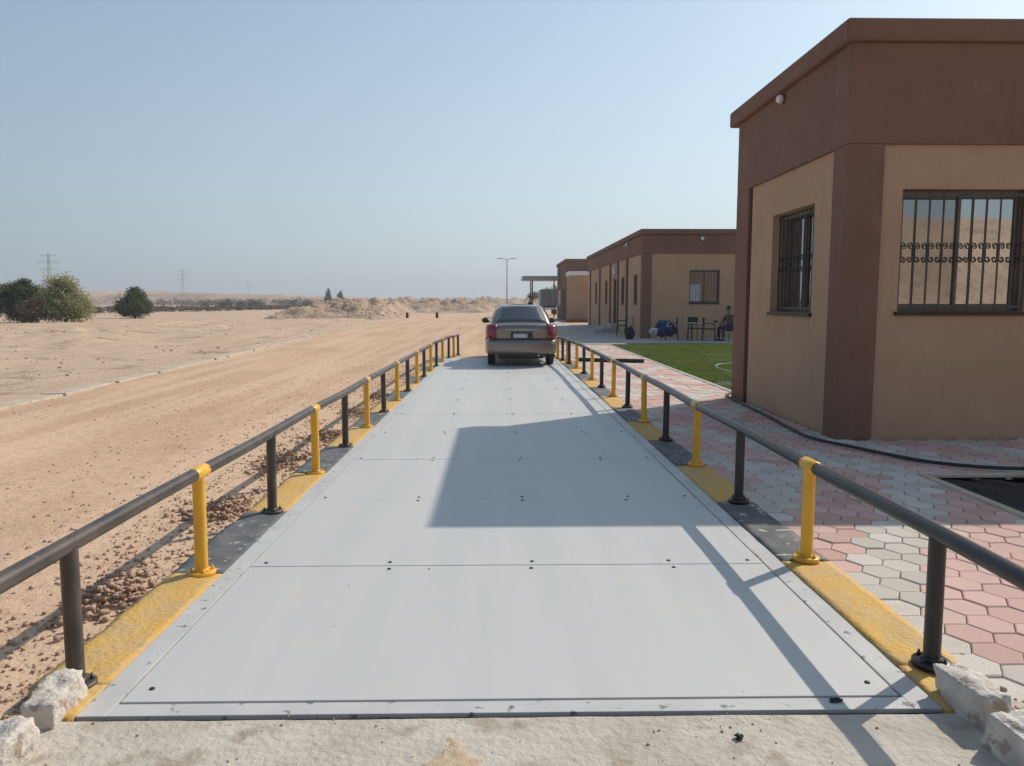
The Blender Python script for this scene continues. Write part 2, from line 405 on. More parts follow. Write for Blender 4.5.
# desert ridge far off on the left, and the sand slope behind the viewpoint that the window glass mirrors
def ridge(X, Y):
    crest = np.interp(X, [-460, -196, -140, -97, -60, -20], [7.6, 7.0, 5.6, 4.4, 2.6, 1.0])
    prof = sst(352, 384+8*fbm(X*.03, Y*0, 3), Y)*(1-sst(620, 760, Y))
    return -3 + prof*(crest+3)*(1+.10*fbm(X*.03, Y*.02, 5)) + prof*.9*fbm(X*.12, Y*.08, 4, .6)
grid_mesh('hills', np.linspace(-460, 0, 330), np.concatenate([np.linspace(345, 420, 50), np.linspace(425, 780, 40)]), ridge, M['hill'], kind='structure')
def back_hill(X, Y):
    crest = 9.0 + 2.5*np.sin(X*.045+.6) + 2.2*fbm(X*.03, Y*.03, 4)
    return -2 + sst(-24, -62, Y)*(crest+2) + .5*fbm(X*.18, Y*.18, 4)
grid_mesh('hills', np.linspace(-60, 170, 150), np.linspace(-150, -22, 220), back_hill, M['hill'], kind='structure')

# concrete apron in front of the weighbridge
def apron_h(X, Y): return -0.006 + .006*fbm(X*5, Y*5, 3) - .05*sst(2.52, 2.66, Y)*0
apron = grid_mesh('concrete_apron', np.arange(-1.62, 1.76, .05), np.arange(-4, 2.676, .035), lambda X, Y: -0.004+.006*fbm(X*4, Y*4, 4), M['concrete'], kind='structure')
MB().box(-1.61, 1.72, -3.99, 2.64, -.3, -.045).build('apron_base', M['concrete'], kind='structure')
# blown sand lying on the apron
def patch(X, Y):
    d = np.sqrt(((X+.15)/.10)**2+((Y-2.44)/.22)**2) + 1.3*fbm(X*14, Y*11, 4, .65)
    return -0.020 + .022*sst(1.3, .2, d) + .002*fbm(X*60, Y*60, 2)
grid_mesh('sand_patch', np.arange(-.5, .12, .012), np.arange(2.0, 2.64, .012), patch, M['sand'], kind='structure')

# ------------------------------------------------------------------ weighbridge deck
DX0, DX1, DY0, DY1 = -1.50, 1.605, 2.68, 20.78
def ex0(y): return -1.54+.0062*(y-2.68)            # the two long edges draw slightly together
def ex1(y): return 1.65-.0050*(y-2.68)
def strip(mb, fa, fb, y0, y1, z0, z1):
    mb.add([(fa(y0), y0, z0), (fb(y0), y0, z0), (fb(y1), y1, z0), (fa(y1), y1, z0), (fa(y0), y0, z1), (fb(y0), y0, z1), (fb(y1), y1, z1), (fa(y1), y1, z1)],
           [(0,3,2,1),(4,5,6,7),(0,1,5,4),(1,2,6,5),(2,3,7,6),(3,0,4,7)])
wb = empty('weighbridge', (0, DY0, 0), label='long flat weighbridge of light grey painted steel plates between two yellow and black railings', cat='weighbridge')
fr = MB()
strip(fr, ex0, lambda y: ex0(y)+.105, DY0, DY1, -.02, 0); strip(fr, lambda y: ex1(y)-.105, ex1, DY0, DY1, -.02, 0)
strip(fr, lambda y: ex0(y)+.105, lambda y: ex1(y)-.105, DY0, DY0+.085, -.02, 0); strip(fr, lambda y: ex0(y)+.105, lambda y: ex1(y)-.105, DY1-.085, DY1, -.02, 0)
fr.build('edge_frame', M['rim'], wb, bevel=.003)
m = MB(); strip(m, lambda y: ex0(y)+.01, lambda y: ex1(y)-.01, DY0+.01, DY1-.01, -.06, -.024); m.build('under_frame', M['blackiron'], wb)
py0, py1, n_pl = DY0+.095, DY1-.095, 12
st = (py1-py0)/n_pl
for i in range(n_pl):
    a = py0+i*st; b_ = a+st
    p = MB(); wav = .0012*(i % 2)
    strip(p, lambda y: ex0(y)+.115, lambda y: ex1(y)-.115, a+.0025, b_-.0025, -.02, .001+wav)
    pl = p.build('deck_plate', M['plate'], wb, bevel=.003)
    for x in (-.61, .20, .99):
        for y in ((a+.055, b_-.055) if 0 < i < n_pl-1 else ((b_-.055,) if i == 0 else (a+.055,))):
            q = MB(); q.lathe((x+random.uniform(-.02, .02), y, .001+wav), [(.0005, .005), (.009, .005), (.012, .0005)][::-1], 10)
            q.build('bolt', M['bolt'], pl)
    if i < 6:
        for x in (ex0(a)+.19, ex1(a)-.19):
            q = MB(); q.lathe((x, a+(.10 if i == 0 else .055), .001+wav), [(.012, .0005), (.009, .005), (.0005, .005)], 10); q.build('bolt', M['bolt'], pl)

# ------------------------------------------------------------------ painted concrete kerbs beside the deck
def rough_block(name, f0, f1, y0, y1, z0, z1, mat, parent, amp=.012, step=.06, seed=0):
    nx = 7; ny = max(3, int((y1-y0)/step))
    m = MB(); vs = []; fs = []
    U = np.linspace(0, 1, nx+1); Y = np.linspace(y0, y1, ny+1)
    for j, y in enumerate(Y):
        for i, u_ in enumerate(U):
            x = f0(y)+(f1(y)-f0(y))*u_
            e = (i == 0 if f0(y) < 0 else i == nx); dx = amp*2.0*float(vnoise(np.array(y*6.0+seed), np.array(x*3.0))) if e else 0
            dz = amp*float(fbm(np.array(x*9.0+seed), np.array(y*7.0), 3)) - (.012 if e and f0(y) < 0 else 0)
            vs.append((x+dx, y, z1+dz))
    W = nx+1
    for j in range(ny):
        for i in range(nx): fs.append((j*W+i, j*W+i+1, (j+1)*W+i+1, (j+1)*W+i))
    ring = list(range(W)) + [j*W+nx for j in range(1, ny+1)] + [ny*W+i for i in range(nx-1, -1, -1)] + [j*W for j in range(ny-1, 0, -1)]
    b0 = len(vs)
    for k in ring: vs.append((vs[k][0], vs[k][1], z0))
    for k in range(len(ring)):
        k2 = (k+1) % len(ring); fs.append((ring[k], b0+k, b0+k2, ring[k2]))
    m.add(vs, fs, True)
    return m.build(name, mat, parent)
LY = [2.92+1.262*k for k in range(-1, 15)]; RY = [3.0+1.30*k for k in range(-1, 15)]
for side, Ys, f0, f1 in ((-1, LY, lambda y: ex0(y)-.315, lambda y: ex0(y)-.004), (1, RY, lambda y: ex1(y)+.004, lambda y: ex1(y)+.285)):
    k_ = empty('edge_kerb', ((f0(2.6)+f1(2.6))/2, 2.6, 0), cat='kerb', group='painted kerbs along the weighbridge',
               label='low concrete kerb painted in yellow and grey stretches beside the %s' % ('sandy road' if side < 0 else 'hexagon paving'))
    ys_ = [2.665]+Ys[1:]
    for i in range(len(ys_)-1):
        a, b_ = ys_[i], min(ys_[i+1], 20.8)
        if b_ - a < .15: continue
        yel = (i % 2 == 1) or i == 0
        g0, g1 = f0, f1
        if i == 0:                      # the kerb tapers off behind the stones
            g0, g1 = (lambda y: ex0(y)-.13, f1) if side < 0 else (f0, lambda y: ex1(y)+.13)
        rough_block('kerb_stretch', g0, g1, a+.001, b_-.001, -.16, -.006 if side < 0 else .006, M['yellow_conc' if yel else 'grey_conc'], k_, seed=i*3.1+side, step=.05)

# ------------------------------------------------------------------ pipe railings
RZ = .565; PR = .0345
def rail_l(y): return float(np.interp(y, [1, 3, 10.5, 18, 20.5, 22], [-1.69, -1.665, -1.565, -1.46, -1.34, -1.12]))
def rail_r(y): return float(np.interp(y, [1, 3, 11, 17, 19, 21], [1.775, 1.785, 1.835, 1.80, 1.72, 1.52]))
LY = LY[:-1]+[20.6, 21.25, 21.9]; RY = RY[:14]+[18.9, 19.6, 20.3, 21.0]
for side, Ys, rx in ((-1, LY, rail_l), (1, RY, rail_r)):
    px = rx(Ys[1])
    gr = empty('guard_rail', (px, Ys[1], 0), cat='railing', group='pipe railings along the weighbridge',
               label='dark pipe railing on yellow and black posts beside the %s' % ('sandy road' if side < 0 else 'hexagon paving'))
    end = Ys[-1]
    hr = MB(); pts = [(rx(y)+.004*math.sin(y*1.7), y, RZ+.004*math.sin(y*2.3+side)) for y in np.linspace(1.45, end+.05, 40)]
    dark = M['rail' if side < 0 else 'rail_shaded']
    hr.tube(pts, PR, 16).build('handrail', dark, gr)
    for i, y in enumerate(Ys):
        px = rx(y); yel = (i % 2 == 0)
        x = px + random.uniform(-.006, .006); lean = random.uniform(-.008, .008)
        mt = M['yellow'] if yel else dark
        p = MB().tube([(x, y, -.02), (x+lean, y, RZ-.01)], PR*(1.0 if yel else .97), 18).build('post', mt, gr)
        zb = .022 if side > 0 else 0.0
        q = MB(); q.lathe((x, y, -.012+zb), [(.0755, .0), (.0755, .020), (.070, .024), (.036, .024)], 20)
        q.lathe((x, y, .010+zb), [(PR+.011, 0), (PR+.004, .012), (PR+.001, .016)], 18)
        for a in range(4):
            t = a*math.pi/2+.5
            q.lathe((x+.056*math.cos(t), y+.056*math.sin(t), .012+zb), [(.009, 0), (.009, .011), (.005, .013), (.005, .022)], 6)
        q.build('base_plate', mt, p)
        if yel:
            MB().tube([(px, y-.085, RZ), (px, y-.08, RZ), (px, y+.08, RZ), (px, y+.085, RZ)], [PR+.001, PR+.0045, PR+.0045, PR+.001], 18).build('collar', M['yellow'], p)

# ------------------------------------------------------------------ hexagon paving, lawn, walkway slabs
BX, BY = 3.69, 8.25                     # corner of the near building
def paved(x, y):
    ok = (x > 1.90) & (x < 9.5) & (y > .6) & (y < 27.2)
    ok &= ~((x > BX-.03) & (y > BY-.05) & (y < 12.06))
    ok &= ~((x > 3.88) & (y > 12.02))
    ok &= ~((x > 3.66) & (y > 5.15) & (y < 6.50))
    return ok
rr = .110; dx = 1.5*rr; dy = .202; HY = dy/(math.sqrt(3)*rr)
ii, jj = np.meshgrid(np.arange(0, 50), np.arange(0, 150))
cx = (1.98+ii*dx).ravel(); cy = (.6+jj*dy+(ii % 2)*dy/2).ravel()
k = paved(cx, cy); cx = cx[k]; cy = cy[k]; ci = ii.ravel()[k]; cj = jj.ravel()[k]
tri = (1-np.abs(2*(((cy-3.3)/6.4) % 1.0)-1))*3.2
uu = ((cx-1.71-.6*tri)/1.1+.5) % 1.0-.5
pink = (np.abs(uu) > .215).astype(float)
ang = np.arange(6)*math.pi/3
n = len(cx); jit = rng.normal(0, .0022, n); tx = rng.normal(0, .006, n); ty = rng.normal(0, .006, n); rot = rng.normal(0, .012, n)
rings = []
for (rad, z) in ((rr-.002, -.03), (rr-.003, -.004), (rr-.009, .0)):
    ca = np.cos(ang[None, :]+rot[:, None])*rad; sa = np.sin(ang[None, :]+rot[:, None])*rad
    rings.append(np.stack([cx[:, None]+ca, cy[:, None]+sa*HY, z-.002+jit[:, None]+ca*tx[:, None]+sa*ty[:, None]], 2))
V = np.concatenate(rings, 1).reshape(-1, 3)
me = bpy.data.meshes.new('pavement'); faces = []
for t in range(n):
    b0 = t*18
    for r_ in range(2):
        for a in range(6):
            faces.append((b0+r_*6+a, b0+r_*6+(a+1) % 6, b0+(r_+1)*6+(a+1) % 6, b0+(r_+1)*6+a))
    faces.append(tuple(b0+12+a for a in range(6)))
me.from_pydata(V.tolist(), [], faces); me.materials.append(M['paver'])
at = me.attributes.new('pink', 'FLOAT', 'POINT'); at.data.foreach_set('value', np.repeat(pink, 18).astype(np.float32))
pav = bpy.data.objects.new('pavement', me); col.objects.link(pav); tag(pav, kind='structure')
m = MB(); m.box(1.905, 9.6, .5, 5.19, -.09, -.014); m.box(1.905, 3.66, 5.19, 6.46, -.09, -.014); m.box(1.905, 9.6, 6.46, 8.23, -.09, -.014); m.box(1.905, 3.66, 8.23, 12.02, -.09, -.014); m.box(1.905, 3.88, 12.02, 27.2, -.09, -.014)
m.build('pavement_bed', M['joint'], kind='structure')

# planting bed with black soil
m = MB(); m.box(3.66, 3.74, 5.12, 6.54, -.1, .012); m.box(3.74, 7.4, 5.12, 5.20, -.1, .010); m.box(3.74, 7.4, 6.46, 6.54, -.1, .010)
m.build('bed_kerb', M['kerbstone'], bevel=.008, kind='structure')
grid_mesh('bed_soil', np.arange(3.74, 7.4, .05), np.arange(5.2, 6.47, .05), lambda X, Y: -.055+.05*fbm(X*4, Y*4, 3), M['soil'], kind='structure')

# lawn
MB().box(3.89, 3.99, 12.04, 27.3, -.1, .006).build('lawn_kerb', M['slab'], bevel=.01, kind='structure')
grid_mesh('lawn_soil', np.arange(3.99, 12.2, .2), np.arange(12.06, 27.95, .2), lambda X, Y: -.055+.02*fbm(X*.8, Y*.8, 3), M['lawnsoil'], kind='structure')
n = 110000
gx = 3.99+8.0*rng.random(n)**1.25; gy = 12.06+15.8*rng.random(n); h = .03+.035*rng.random(n)+.05*fbm(gx*.9, gy*.9, 4); a = rng.random(n)*6.283
lx = rng.normal(0, .022, n); ly = rng.normal(0, .022, n); w = .007+.006*rng.random(n); gz = np.full(n, -.02)
k = fbm(gx*1.4, gy*1.4, 4) > -.32+.15*rng.random(n); gx, gy, h, a = gx[k], gy[k], h[k], a[k]; n = len(gx)
lx = rng.normal(0, .022, n); ly = rng.normal(0, .022, n); w = .007+.006*rng.random(n); gz = np.full(n, -.05)
V = np.stack([np.stack([gx-np.cos(a)*w, gy-np.sin(a)*w, gz], 1), np.stack([gx+np.cos(a)*w, gy+np.sin(a)*w, gz], 1), np.stack([gx+lx, gy+ly, gz+h], 1)], 1).reshape(-1, 3)
np_mesh('lawn_grass', V, np.arange(3*n).reshape(-1, 3), M['grass'], kind='stuff', label='short green lawn between the paved path and the long brown building', cat='grass')

# slabs by the long building
m = MB(); m.box(1.93, 4.6, 27.25, 60, -.2, .012); m.build('slab_path', M['slab'], kind='structure')
m = MB(); m.box(4.6, 22, 27.88, 31.1, -.2, .04); m.box(4.6, 5.85, 31.1, 50, -.2, .04); m.build('walkway', M['slab'], bevel=.015, kind='structure')

# ------------------------------------------------------------------ buildings
def frame(origin, u, d):
    """local (u along wall, d into the wall, z) -> world"""
    u = Vector(u); d = Vector(d); o = Vector(origin)
    return Matrix(((u.x, d.x, 0, o.x), (u.y, d.y, 0, o.y), (u.z, d.z, 1, o.z), (0, 0, 0, 1)))

def scroll(mb, xc, zc, flip, d0, Rr=.032, a=.070, r=.0058):
    """a C scroll: a short upright with both ends curled inwards"""
    for dz in (-1, 1):
        pts = [(xc-flip*Rr, d0, zc)]
        for i in range(19):
            t = i/18; ph = math.pi-t*math.pi*1.75; rad = Rr*(1-.62*t)
            pts.append((xc+flip*(math.cos(ph)*rad-.10*Rr*t), d0, zc+dz*(a+math.sin(ph)*rad)))
        mb.tube(pts, r, 6)

def grille_window(parent, Mx, w, z0, z1, glasses, split=True, bars=.15, scrolls=True, reveal=.105, gd=.02, sill=True, name='window'):
    f = MB(Mx); t = .045
    fd0, fd1 = reveal, reveal+.075
    f.box(0, w, fd0, fd1, z1-t, z1); f.box(0, w, fd0, fd1, z0, z0+t)
    f.box(0, t, fd0, fd1, z0+t, z1-t); f.box(w-t, w, fd0, fd1, z0+t, z1-t)
    fo = f.build(name, M['alu'], parent, bevel=.004)
    k = len(glasses)
    for i, gm in enumerate(glasses):
        a = t+(w-2*t)*i/k; b_ = t+(w-2*t)*(i+1)/k
        s = MB(Mx); q = .035; e0 = fd0+(.025 if i % 2 else .043); e1 = e0+.022
        aa, bb = (a-.015 if i else a+.001), (b_+.015 if i < k-1 else b_-.001)
        s.box(aa, bb, e0, e1, z1-t-q, z1-t-.001); s.box(aa, bb, e0, e1, z0+t+.001, z0+t+q)
        s.box(aa, aa+q, e0, e1, z0+t+q, z1-t-q); s.box(bb-q, bb, e0, e1, z0+t+q, z1-t-q)
        so = s.build('sash', M['alu'], fo)
        MB(Mx).box(aa+q, bb-q, e0+.008, e0+.014, z0+t+q, z1-t-q).build('pane', gm, fo)
    if sill:
        MB(Mx).box(-.03, w+.03, -.035, reveal-.002, z0-.045, z0-.002).build('sill', M['blackiron'], fo, bevel=.004)
    if bars:
        g = MB(Mx)
        for zz in (z0+.05, z1-.06): g.box(.005, w-.005, gd-.004, gd+.004, zz-.014, zz+.014)
        n_b = max(2, round(w/bars)); sp = w/n_b
        for j in range(n_b+1):
            x = min(max(j*sp, .012), w-.012); g.box(x-.007, x+.007, gd-.0065, gd+.0065, z0+.01, z1-.02)
        if scrolls:
            s = g; s.cm = 1; zc = z0+(z1-z0)*.49; sc = .050
            for j in range(n_b):
                xc = (j+.5)*sp
                for fl in (1, -1): scroll(s, xc-fl*.034, zc, fl, gd+.002)
        g.build('security_bars', [M['iron'], M['blackiron']], fo)
    return fo

def bulkhead_lamp(parent, c, ax, k=1.0):
    q = MB(); q.lathe(c, [(.085*k, 0), (.085*k, -.03*k), (.075*k, -.045*k)], 18, axis=ax); o = q.build('wall_lamp', M['alu'], parent)
    g = MB(); off = Vector((-.07*k, 0, 0)) if ax == 'x' else Vector((0, -.07*k, 0))
    g.ell(tuple(Vector(c)+off), (.075*k, .075*k, .075*k)); g.build('lamp_globe', M['white'], o)

def wall_with_hole(mb, L, d0, d1, z0, z1, holes):
    """wall strip in local coords with rectangular holes [(u0,u1,z0,z1)] sorted by u"""
    u = 0
    for (a, b_, za, zb) in holes:
        mb.box(u, a, d0, d1, z0, z1)
        if za > z0: mb.box(a, b_, d0, d1, z0, za)
        if zb < z1: mb.box(a, b_, d0, d1, zb, z1)
        u = b_
    mb.box(u, L, d0, d1, z0, z1)

# --- near building
nb = empty('guardhouse', (BX, BY, 0), label='nearest brown and tan rendered building beside the weighbridge with scrolled window bars', cat='building')
NX1, NY1 = 9.2, 12.02; RC = .04
m = MB(frame((BX+.405, BY, 0), (1, 0, 0), (0, 1, 0)))
WF = (.23, 1.62, 1.40, 2.70)
wall_with_hole(m, NX1-BX-.405, RC, .28, -.1, 3.16, [WF]); m.build('front_wall', M['tan'], nb, recalc=True)
m = MB(frame((BX, BY+.34, 0), (0, 1, 0), (1, 0, 0)))
WS = (.55, 1.93, 1.37, 2.66)
wall_with_hole(m, 3.0, RC, .26, -.1, 3.16, [WS]); m.build('side_wall', M['tan'], nb)
MB().box(BX, BX+.405, BY, BY+.34, -.1, 3.16).build('corner_pilaster', M['brown'], nb, bevel=.012)
MB().box(BX, BX+.26, BY+3.2, NY1, -.1, 3.16).build('pilaster', M['brown'], nb, bevel=.01)
MB().box(BX+RC-.012, BX+.2, BY+3.14, BY+3.199, -.1, 3.159).build('wall_joint', M['darkbrown'], nb)
MB().box(BX, NX1, BY, NY1, 3.161, 4.19).build('parapet_band', M['brown'], nb, bevel=.01)
MB().box(BX-.075, NX1+.06, BY-.06, NY1+.25, 4.191, 4.42).build('parapet_cap', M['brown'], nb, bevel=.03, segs=3)
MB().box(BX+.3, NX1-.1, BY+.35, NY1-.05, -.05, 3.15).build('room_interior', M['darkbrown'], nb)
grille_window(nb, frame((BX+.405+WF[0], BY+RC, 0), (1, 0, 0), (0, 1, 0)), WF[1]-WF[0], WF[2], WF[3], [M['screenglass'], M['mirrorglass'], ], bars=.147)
grille_window(nb, frame((BX+RC, BY+.34+WS[0], 0), (0, 1, 0), (1, 0, 0)), WS[1]-WS[0], WS[2], WS[3], [M['darkglass'], M['screenglass']], bars=.125, reveal=.16, gd=.10)
bulkhead_lamp(nb, (BX, 10.16, 4.10), 'x', .72)

# --- long building
lb = empty('office_building', (5.78, 31, .04), label='long brown and tan single storey building beyond the lawn with steps to its door', cat='building')
X0, Y0, X1, Y1 = 5.78, 31.0, 18.5, 49.8
m = MB(frame((6.17, Y0, 0), (1, 0, 0), (0, 1, 0)))
wall_with_hole(m, X1-6.17, RC, .3, .04, 3.43, [(1.54, 2.76, 1.46, 2.78)]); m.build('front_wall', M['tan'], lb)
sw = [(32.221, 33.067), (35.556, 36.402), (41.052, 41.897), (45.373, 46.218)]; door = (37.9, 39.0)
m = MB(frame((X0, Y0+.3, 0), (0, 1, 0), (1, 0, 0)))
hs = sorted([(a-Y0-.3, b_-Y0-.3, 1.42, 2.65) for a, b_ in sw]+[(door[0]-Y0-.3, door[1]-Y0-.3, .42, 2.68)])
wall_with_hole(m, Y1-Y0-.3, RC, .3, .04, 3.43, hs); m.build('side_wall', M['tan'], lb)
MB().box(X0, 6.17, Y0, Y0+.3, .04, 3.43).build('corner_pilaster', M['brown'], lb, bevel=.015)
for yc, wd in ((34.76, .4), (37.35, .3), (39.9, .4), (44.0, .4), (48.5, .4)):
    MB().box(X0, X0+.25, yc-wd/2, yc+wd/2, .04, 3.43).build('pilaster', M['darkbrown'], lb, bevel=.01)
MB().box(X0, X1, Y0, Y1, 3.431, 4.19).build('parapet_band', M['brown'], lb, bevel=.015)
MB().box(X0-.09, X1+.09, Y0-.09, Y1+.09, 4.191, 4.40).build('parapet_cap', M['brown'], lb, bevel=.03)
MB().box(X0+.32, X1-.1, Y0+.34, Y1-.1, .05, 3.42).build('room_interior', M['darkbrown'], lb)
fw = grille_window(lb, frame((7.71, Y0+RC, 0), (1, 0, 0), (0, 1, 0)), 1.22, 1.46, 2.78, [M['darkglass'], M['darkglass']], bars=.14, scrolls=False)
MB().box(7.77, 8.2, Y0+.165, Y0+.170, 1.53, 2.2).build('paper_sheet', M['whitecloth'], fw)
for a, b_ in sw:
    grille_window(lb, frame((X0+RC, a, 0), (0, 1, 0), (1, 0, 0)), b_-a, 1.42, 2.65, [M['darkglass']], bars=.15, scrolls=False)
d = MB().box(X0+.16, X0+.21, door[0]+.06, door[1]-.06, .42, 2.63).build('door', M['darkbrown'], lb, bevel=.008)
MB().tube([(X0+.12, door[0]+.18, 1.5), (X0+.12, door[0]+.18, 1.65)], .015, 8).build('handle', M['steel'], d)
f = MB(); f.box(X0+.1, X0+.26, door[0], door[0]+.06, .42, 2.68); f.box(X0+.1, X0+.26, door[1]-.06, door[1], .42, 2.68); f.box(X0+.1, X0+.26, door[0]+.06, door[1]-.06, 2.63, 2.68)
f.build('door_frame', M['alu'], d)
MB().box(X0-.03, X0+.038, 38.0, 38.95, 2.82, 3.22).build('door_plaque', M['tabletop'], lb, bevel=.01)
for i in range(3): MB().box(4.66+.37*i, 5.81, 36.9, 39.9, .04+.127*i+.001, .04+.127*(i+1)).build('step', M['slab'], lb, bevel=.012)
bulkhead_lamp(lb, (8.16, Y0, 4.02), 'y'); bulkhead_lamp(lb, (X0, 34.4, 4.02), 'x')

# --- third building
tb = empty('utility_building', (5.75, 65, 0), label='far brown building with a lower tan annex behind the long office', cat='building')
MB().box(5.75, 16, 65, 75, -.1, 4.86).build('wall', M['brown'], tb)
MB().box(5.65, 16.1, 64.9, 75.1, 4.861, 5.1).build('parapet_cap', M['brown'], tb, bevel=.03)
MB().box(5.72, 5.748, 67, 68.2, 0.05, 2.6).build('door', M['darkbrown'], tb)
MB().box(5.73, 5.748, 71, 73, 1.2, 2.6).build('window', M['whitecloth'], tb)
a_ = MB().box(5.78, 12, 62, 64.99, -.1, 3.62).build('annex', M['tan'], tb)
MB().box(5.70, 12.1, 61.92, 64.985, 3.621, 3.95).build('annex_cap', M['white'], a_, bevel=.02)
MB().box(5.4, 8.5, 61.2, 61.75, -.1, .12).build('brick_edging', M['brickkerb'], label='low red brick edging at the foot of the tan annex', cat='edging', bevel=.02)

# --- flat shade canopy
cp = empty('shade_canopy', (4, 73.5, 0), label='flat grey shade canopy on thin posts against the far brown building', cat='canopy')
MB().box(2.28, 5.64, 71.5, 76, 3.52, 3.9).build('roof', M['steel'], cp, bevel=.02)
for (x, y) in ((3.2, 71.9), (3.2, 75.6), (5.5, 75.6)): MB().tube([(x, y, -.05), (x, y, 3.52)], .06, 8).build('post', M['iron'], cp)

# ------------------------------------------------------------------ roadside kerb in the sand
m = MB(); yy = np.arange(6, 70, 1.02)
for i in range(len(yy)):
    a, b_ = yy[i], yy[i]+1.0
    xa, xb = kerb_x(a), kerb_x(b_); hw = .20+random.uniform(-.03, .03); z = -.055+random.uniform(-.008, .006)+.06*float(sst(30, 46, np.array(a))); j = random.uniform(-.02, .02)
    m.add([(xa-hw+j, a, z-.2), (xa+hw+j, a, z-.2), (xb+hw+j, b_, z-.2), (xb-hw+j, b_, z-.2), (xa-hw+j, a, z), (xa+hw+j, a, z+.008), (xb+hw+j, b_, z+.008), (xb-hw+j, b_, z)],
          [(0,3,2,1),(4,5,6,7),(0,1,5,4),(1,2,6,5),(2,3,7,6),(3,0,4,7)])
m.build('roadside_kerb', M['kerbstone'], bevel=.02, kind='structure')

# ------------------------------------------------------------------ stones, clods, pebbles
def rock_np(k, seed):
    r_ = np.random.default_rng(seed)
    v = np.array([(-1,-1,-1),(1,-1,-1),(1,1,-1),(-1,1,-1),(-1,-1,1),(1,-1,1),(1,1,1),(-1,1,1)], float)
    v *= r_.uniform(.55, 1.0, v.shape); return v
ROCKF = np.array([(0,3,2,1),(4,5,6,7),(0,1,5,4),(1,2,6,5),(2,3,7,6),(3,0,4,7)])
def rocks(name, P, S, mat, seed=0, **tags):
    n = len(P); r_ = np.random.default_rng(seed); base = np.stack([rock_np(0, seed*50+i) for i in range(24)])
    v = base[r_.integers(0, 24, n)]; a = r_.random(n)*6.283; c, s = np.cos(a)[:, None], np.sin(a)[:, None]
    x = v[:, :, 0]*c-v[:, :, 1]*s; y = v[:, :, 0]*s+v[:, :, 1]*c; z = v[:, :, 2]*r_.uniform(.5, .9, n)[:, None]
    V = np.stack([x, y, z], 2)*S[:, None, None]+P[:, None, :]
    F = (ROCKF[None]+8*np.arange(n)[:, None, None]).reshape(-1, 4)
    return np_mesh(name, V.reshape(-1, 3), F, mat, **tags)
def gh(x, y): return ground_h(np.asarray(x, float), np.asarray(y, float))
n = 10000
px_ = -1.9-(rng.random(n)**1.7)*9; py_ = 1.2+(rng.random(n)**1.6)*26
dens = fbm(px_*.6, py_*.35, 4); k = dens > -.05+.25*rng.random(n); px_, py_ = px_[k], py_[k]; S = .004+.009*rng.random(len(px_))**3
rocks('gravel', np.stack([px_, py_, gh(px_, py_)+S*.3], 1), S, M['pebble'], 3, kind='stuff', label='small stones scattered over the sandy road', cat='gravel')
n = 5000
px_ = -1.87-rng.random(n)**1.5*.75; py_ = 2.7+17*rng.random(n)**1.3; k = fbm(px_*2.5, py_*1.2, 4) > -.12; px_, py_ = px_[k], py_[k]; S = .004+.010*rng.random(len(px_))**2.5
rocks('clods', np.stack([px_, py_, gh(px_, py_)+S*.3], 1), S, M['clod'], 5, kind='stuff', label='crumbled earth along the foot of the left kerb', cat='earth')
n = 5200
px_ = -9.2-(rng.random(n)**1.4)*34; py_ = 8+rng.random(n)**1.3*60; k = (px_ < kerb_x(py_)-.6) & (fbm(px_*.3, py_*.3, 3) > 0); px_, py_ = px_[k], py_[k]
S = .008+.045*rng.random(len(px_))**8
rocks('field_stones', np.stack([px_, py_, gh(px_, py_)+S*.3], 1), S, M['pebble'], 8, kind='stuff', label='stones and clods strewn over the rough field past the roadside kerb', cat='stones')
piles = [(-2.12, 4.02, .20, .46, 300), (-2.14, 5.75, .25, .42, 230), (-2.16, 7.55, .26, .55, 260), (-2.05, 9.0, .22, .4, 260), (-2.06, 10.9, .22, .5, 220), (-2.0, 12.8, .2, .5, 160)]
plab = ['nearest pile of earth clods beside the left kerb, by the first yellow post', 'earth clod pile beside the left kerb, by the second black post', 'broad earth clod pile beside the left kerb, by the second yellow post',
        'small earth clod pile beside the left kerb, by the third black post', 'low earth clod pile beside the left kerb, by the third yellow post', 'farthest and smallest earth clod pile beside the left kerb']
for i, (x, y, sx, sy, nn) in enumerate(piles):
    r_ = np.random.default_rng(60+i); a = r_.normal(0, .5, nn); b_ = r_.normal(0, .5, nn)
    S = .007+.015*r_.random(nn)**1.5
    X = x+a*sx; Y = y+b_*sy; k = X < -1.86; X, Y, S = X[k], Y[k], S[k]; hh = .075*np.exp(-(a[k]**2+b_[k]**2)*1.6)
    P = np.stack([X, Y, gh(X, Y)+S*.4+hh*r_.random(len(X))], 1)
    rocks('clod_pile', P, S, M['clod'], 70+i, label=plab[i], cat='earth clods', group='clod piles along the left kerb', kind='stuff')

